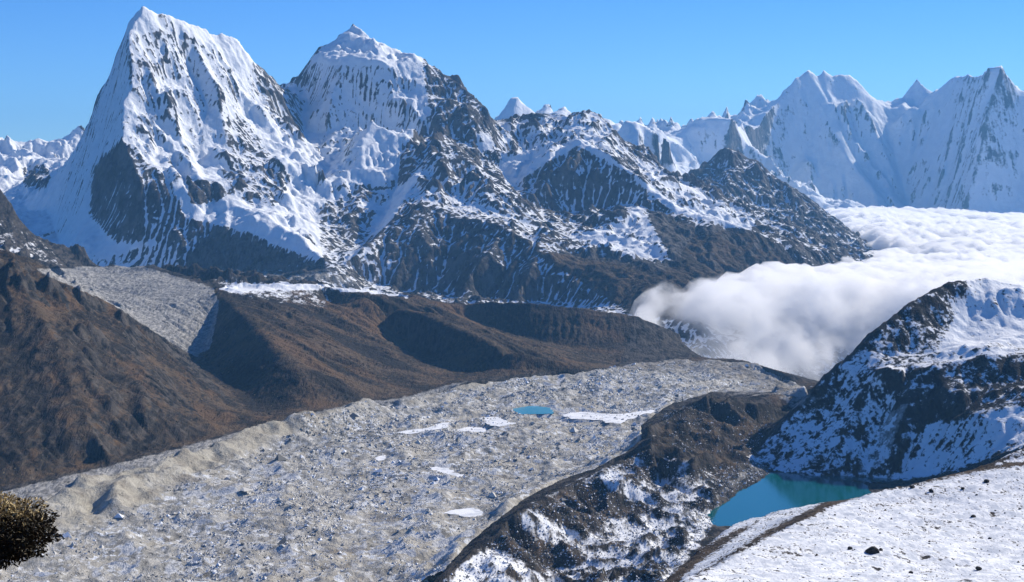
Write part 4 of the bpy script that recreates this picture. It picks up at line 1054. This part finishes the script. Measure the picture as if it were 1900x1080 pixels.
# stems
st = []; fc = []
for i in range(45):
    p0 = np.array(shrub.location) + r.normal(0, 0.02, 3); dd = r.normal(0, 1, 3); dd /= np.linalg.norm(dd); dd[0] = abs(dd[0]) * 0.8 + 0.1
    p1 = bc + dd * S * r.uniform(0.8, 1.0); pm = (p0 + p1) / 2 + r.normal(0, 0.02, 3)
    for q0, q1, r0, r1 in ((p0, pm, 0.006, 0.004), (pm, p1, 0.004, 0.0015)):
        ax = q1 - q0; ax /= np.linalg.norm(ax) + 1e-9; e1 = np.cross(ax, [0.3, 0.5, 0.8]); e1 /= np.linalg.norm(e1); e2 = np.cross(ax, e1)
        k0 = len(st)
        for q, rr_ in ((q0, r0), (q1, r1)):
            for k in range(4):
                an_ = k * math.pi / 2; st.append(q + (e1 * math.cos(an_) + e2 * math.sin(an_)) * rr_ + inv)
        for k in range(4): fc.append((k0 + k, k0 + (k + 1) % 4, k0 + 4 + (k + 1) % 4, k0 + 4 + k))
raw_mesh('stems', np.array(st), np.array(fc), leaf_mat('shrub stems', (0.06, 0.035, 0.03), (0.1, 0.06, 0.05)), {'tone': np.full(len(st), 0.5)}, True, shrub)

# ------------------------------------------------------------------ low ground
props(raw_mesh('ground', np.array([(-19000,-3500,-420),(19000,-3500,-420),(19000,31000,-420),(-19000,31000,-420)]), np.array([[0,1,2,3]]), mat_near, {k: np.zeros(4) for k in ('sn','gr','sc')}), 'brown low ground far below the ridges', 'ground', None, 'structure')

# ------------------------------------------------------------------ cloud lying in the side valley
def volume_mat(name, density, color, aniso=0.0):
    m, n, l = new_mat(name)
    o = n.new('ShaderNodeOutputMaterial'); vol = n.new('ShaderNodeVolumePrincipled')
    vol.inputs['Color'].default_value = color + (1,); vol.inputs['Density'].default_value = density
    vol.inputs['Anisotropy'].default_value = aniso
    l.new(vol.outputs[0], o.inputs['Volume'])
    return m
def closed(name, G, base, mask, mat):
    """closed body between the height field and a flat base, over the masked cells"""
    kc = cells(mask.astype(float)) > 0.99
    ny, nx = G.H.shape; N = nx * ny
    idx = np.arange(N).reshape(ny, nx)
    qa = np.stack([idx[:-1, :-1][kc], idx[:-1, 1:][kc], idx[1:, 1:][kc], idx[1:, :-1][kc]], 1)
    qb = qa[:, ::-1] + N
    e = np.concatenate([qa[:, [0, 1]], qa[:, [1, 2]], qa[:, [2, 3]], qa[:, [3, 0]]])
    key = np.sort(e, 1); key = key[:, 0].astype(np.int64) * N + key[:, 1]
    uk, first, cnt = np.unique(key, return_index=True, return_counts=True)
    be = e[first[cnt == 1]]
    sides = np.stack([be[:, 1], be[:, 0], be[:, 0] + N, be[:, 1] + N], 1)
    co = np.concatenate([np.stack([G.X.ravel(), G.Y.ravel(), G.H.ravel()], 1), np.stack([G.X.ravel(), G.Y.ravel(), np.full(N, base)], 1)])
    fa = np.concatenate([qa, qb, sides])
    used = np.zeros(len(co), bool); used[fa.ravel()] = True
    return raw_mesh(name, co[used], (np.cumsum(used) - 1)[fa], mat, None, True)

mat_sea = volume_mat('sea of cloud', 0.03, (1, 1, 1), 0.2)
GC = Grid(500, 9500, 7700, 18500, 52.0)
X, Y = GC.X, GC.Y
uq = X / Y * F + 950; yk = Y / 1000
ztop = np.interp(yk, [7.7, 8.5, 9.0, 11.0, 14.0, 17.0, 18.3], [60, 95, 110, 140, 160, 200, 60])
ush = np.interp(yk, [7.7, 8.3, 8.8, 9.5, 11.0, 12.5, 14.0, 18.0], [1400, 1480, 1540, 1500, 1560, 1500, 1480, 1450])
bil = 1 - np.abs(fbm(X / 650, Y / 650, 5, 101, 0.55)) * 1.6
bil2 = 1 - np.abs(fbm(X / 230, Y / 230, 4, 103, 0.55)) * 1.6
ins = smooth(-25, 110, uq - ush + 60 * fbm(X / 500, Y / 500, 4, 105)) * smooth(7750, 8500, Y + 300 * fbm(X / 420, Y / 420, 4, 107)) * smooth(18400, 17500, Y)
top = ztop - 20 + 120 * (bil - 0.6) + 60 * (bil2 - 0.6) + 90 * fbm(X / 2200, Y / 2200, 2, 108)
GC.H = -260 + np.maximum((top + 260) * np.sqrt(np.clip(ins, 0, 1)), 1.0)
props(closed('cloud', GC, -290.0, ins > 0.02, mat_sea), 'white sea of cloud spreading from the dark peak to the far blue peaks', 'cloud', None, 'stuff')

def wisp_mat(name, density):
    t = NT(name)
    n = t.noise(420, 6, 0.6, 0.35); n2 = t.noise(130, 4, 0.6)
    f = t.math('ADD', t.math('MULTIPLY', n, 0.75), t.math('MULTIPLY', n2, 0.25))
    sep = t.n.new('ShaderNodeSeparateXYZ'); t.l.new(t.pos, sep.inputs[0])
    solid = t.step(sep.outputs['Y'], 6500.0, 7900.0)
    thin = t.math('MULTIPLY', t.step(sep.outputs['X'], 750.0, 1250.0), t.math('SUBTRACT', 1.0, t.step(sep.outputs['Y'], 6200.0, 7200.0)))
    f = t.math('SUBTRACT', t.math('ADD', f, t.math('MULTIPLY', solid, 0.12)), t.math('MULTIPLY', thin, 0.13))
    d = t.math('MULTIPLY', t.math('MULTIPLY', t.step(f, 0.44, 0.62), density), t.math('ADD', 0.12, t.math('MULTIPLY', t.step(sep.outputs['Y'], 5750.0, 6900.0), 0.88)))
    vol = t.n.new('ShaderNodeVolumePrincipled'); vol.inputs['Color'].default_value = (1, 1, 1, 1); vol.inputs['Anisotropy'].default_value = 0.2
    t.l.new(d, vol.inputs['Density']); t.l.new(vol.outputs[0], t.out.inputs['Volume'])
    return t.m
mat_wisp = wisp_mat('torn cloud', 0.022)
GW = Grid(250, 2600, 5650, 8700, 45.0)
X, Y = GW.X, GW.Y
uq = X / Y * F + 950; yk = Y / 1000
ztop = np.interp(yk, [5.7, 6.0, 6.3, 6.7, 7.2, 8.0, 8.7], [-160, -70, 40, 115, 130, 130, 100])
ush = np.interp(yk, [5.7, 6.0, 6.4, 6.9, 7.4, 8.0, 8.7], [1330, 1150, 1120, 1160, 1250, 1340, 1480])
ins = smooth(-20, 90, uq - ush + 50 * fbm(X / 350, Y / 350, 4, 115)) * smooth(5680, 6150, Y + 160 * fbm(X / 300, Y / 300, 4, 117)) * smooth(8700, 8300, Y)
top = ztop + 80 * (1 - np.abs(fbm(X / 420, Y / 420, 4, 111, 0.55)) * 1.6 - 0.6)
GW.H = -250 + np.maximum((top + 250) * np.sqrt(np.clip(ins, 0, 1)), 1.0)
props(closed('cloud', GW, -285.0, ins > 0.02, mat_wisp), 'torn front of white cloud drifting behind the end of the glacier', 'cloud', None, 'stuff')

# ------------------------------------------------------------------ air
hz = volume_mat('thin blue air', 2.0e-5, (0.24, 0.58, 1.0))
bm = bmesh.new(); bmesh.ops.create_cube(bm, size=1.0)
for p in bm.verts: p.co = (p.co.x * 40000, 14000 + p.co.y * 36000, (p.co.z + 0.5) * 2200 - 430)
me = bpy.data.meshes.new('haze'); bm.to_mesh(me); bm.free(); me.materials.append(hz)
haze = bpy.data.objects.new('haze', me); COL.objects.link(haze)
props(haze, 'thin blue haze over the far ridges', 'haze', None, 'stuff')
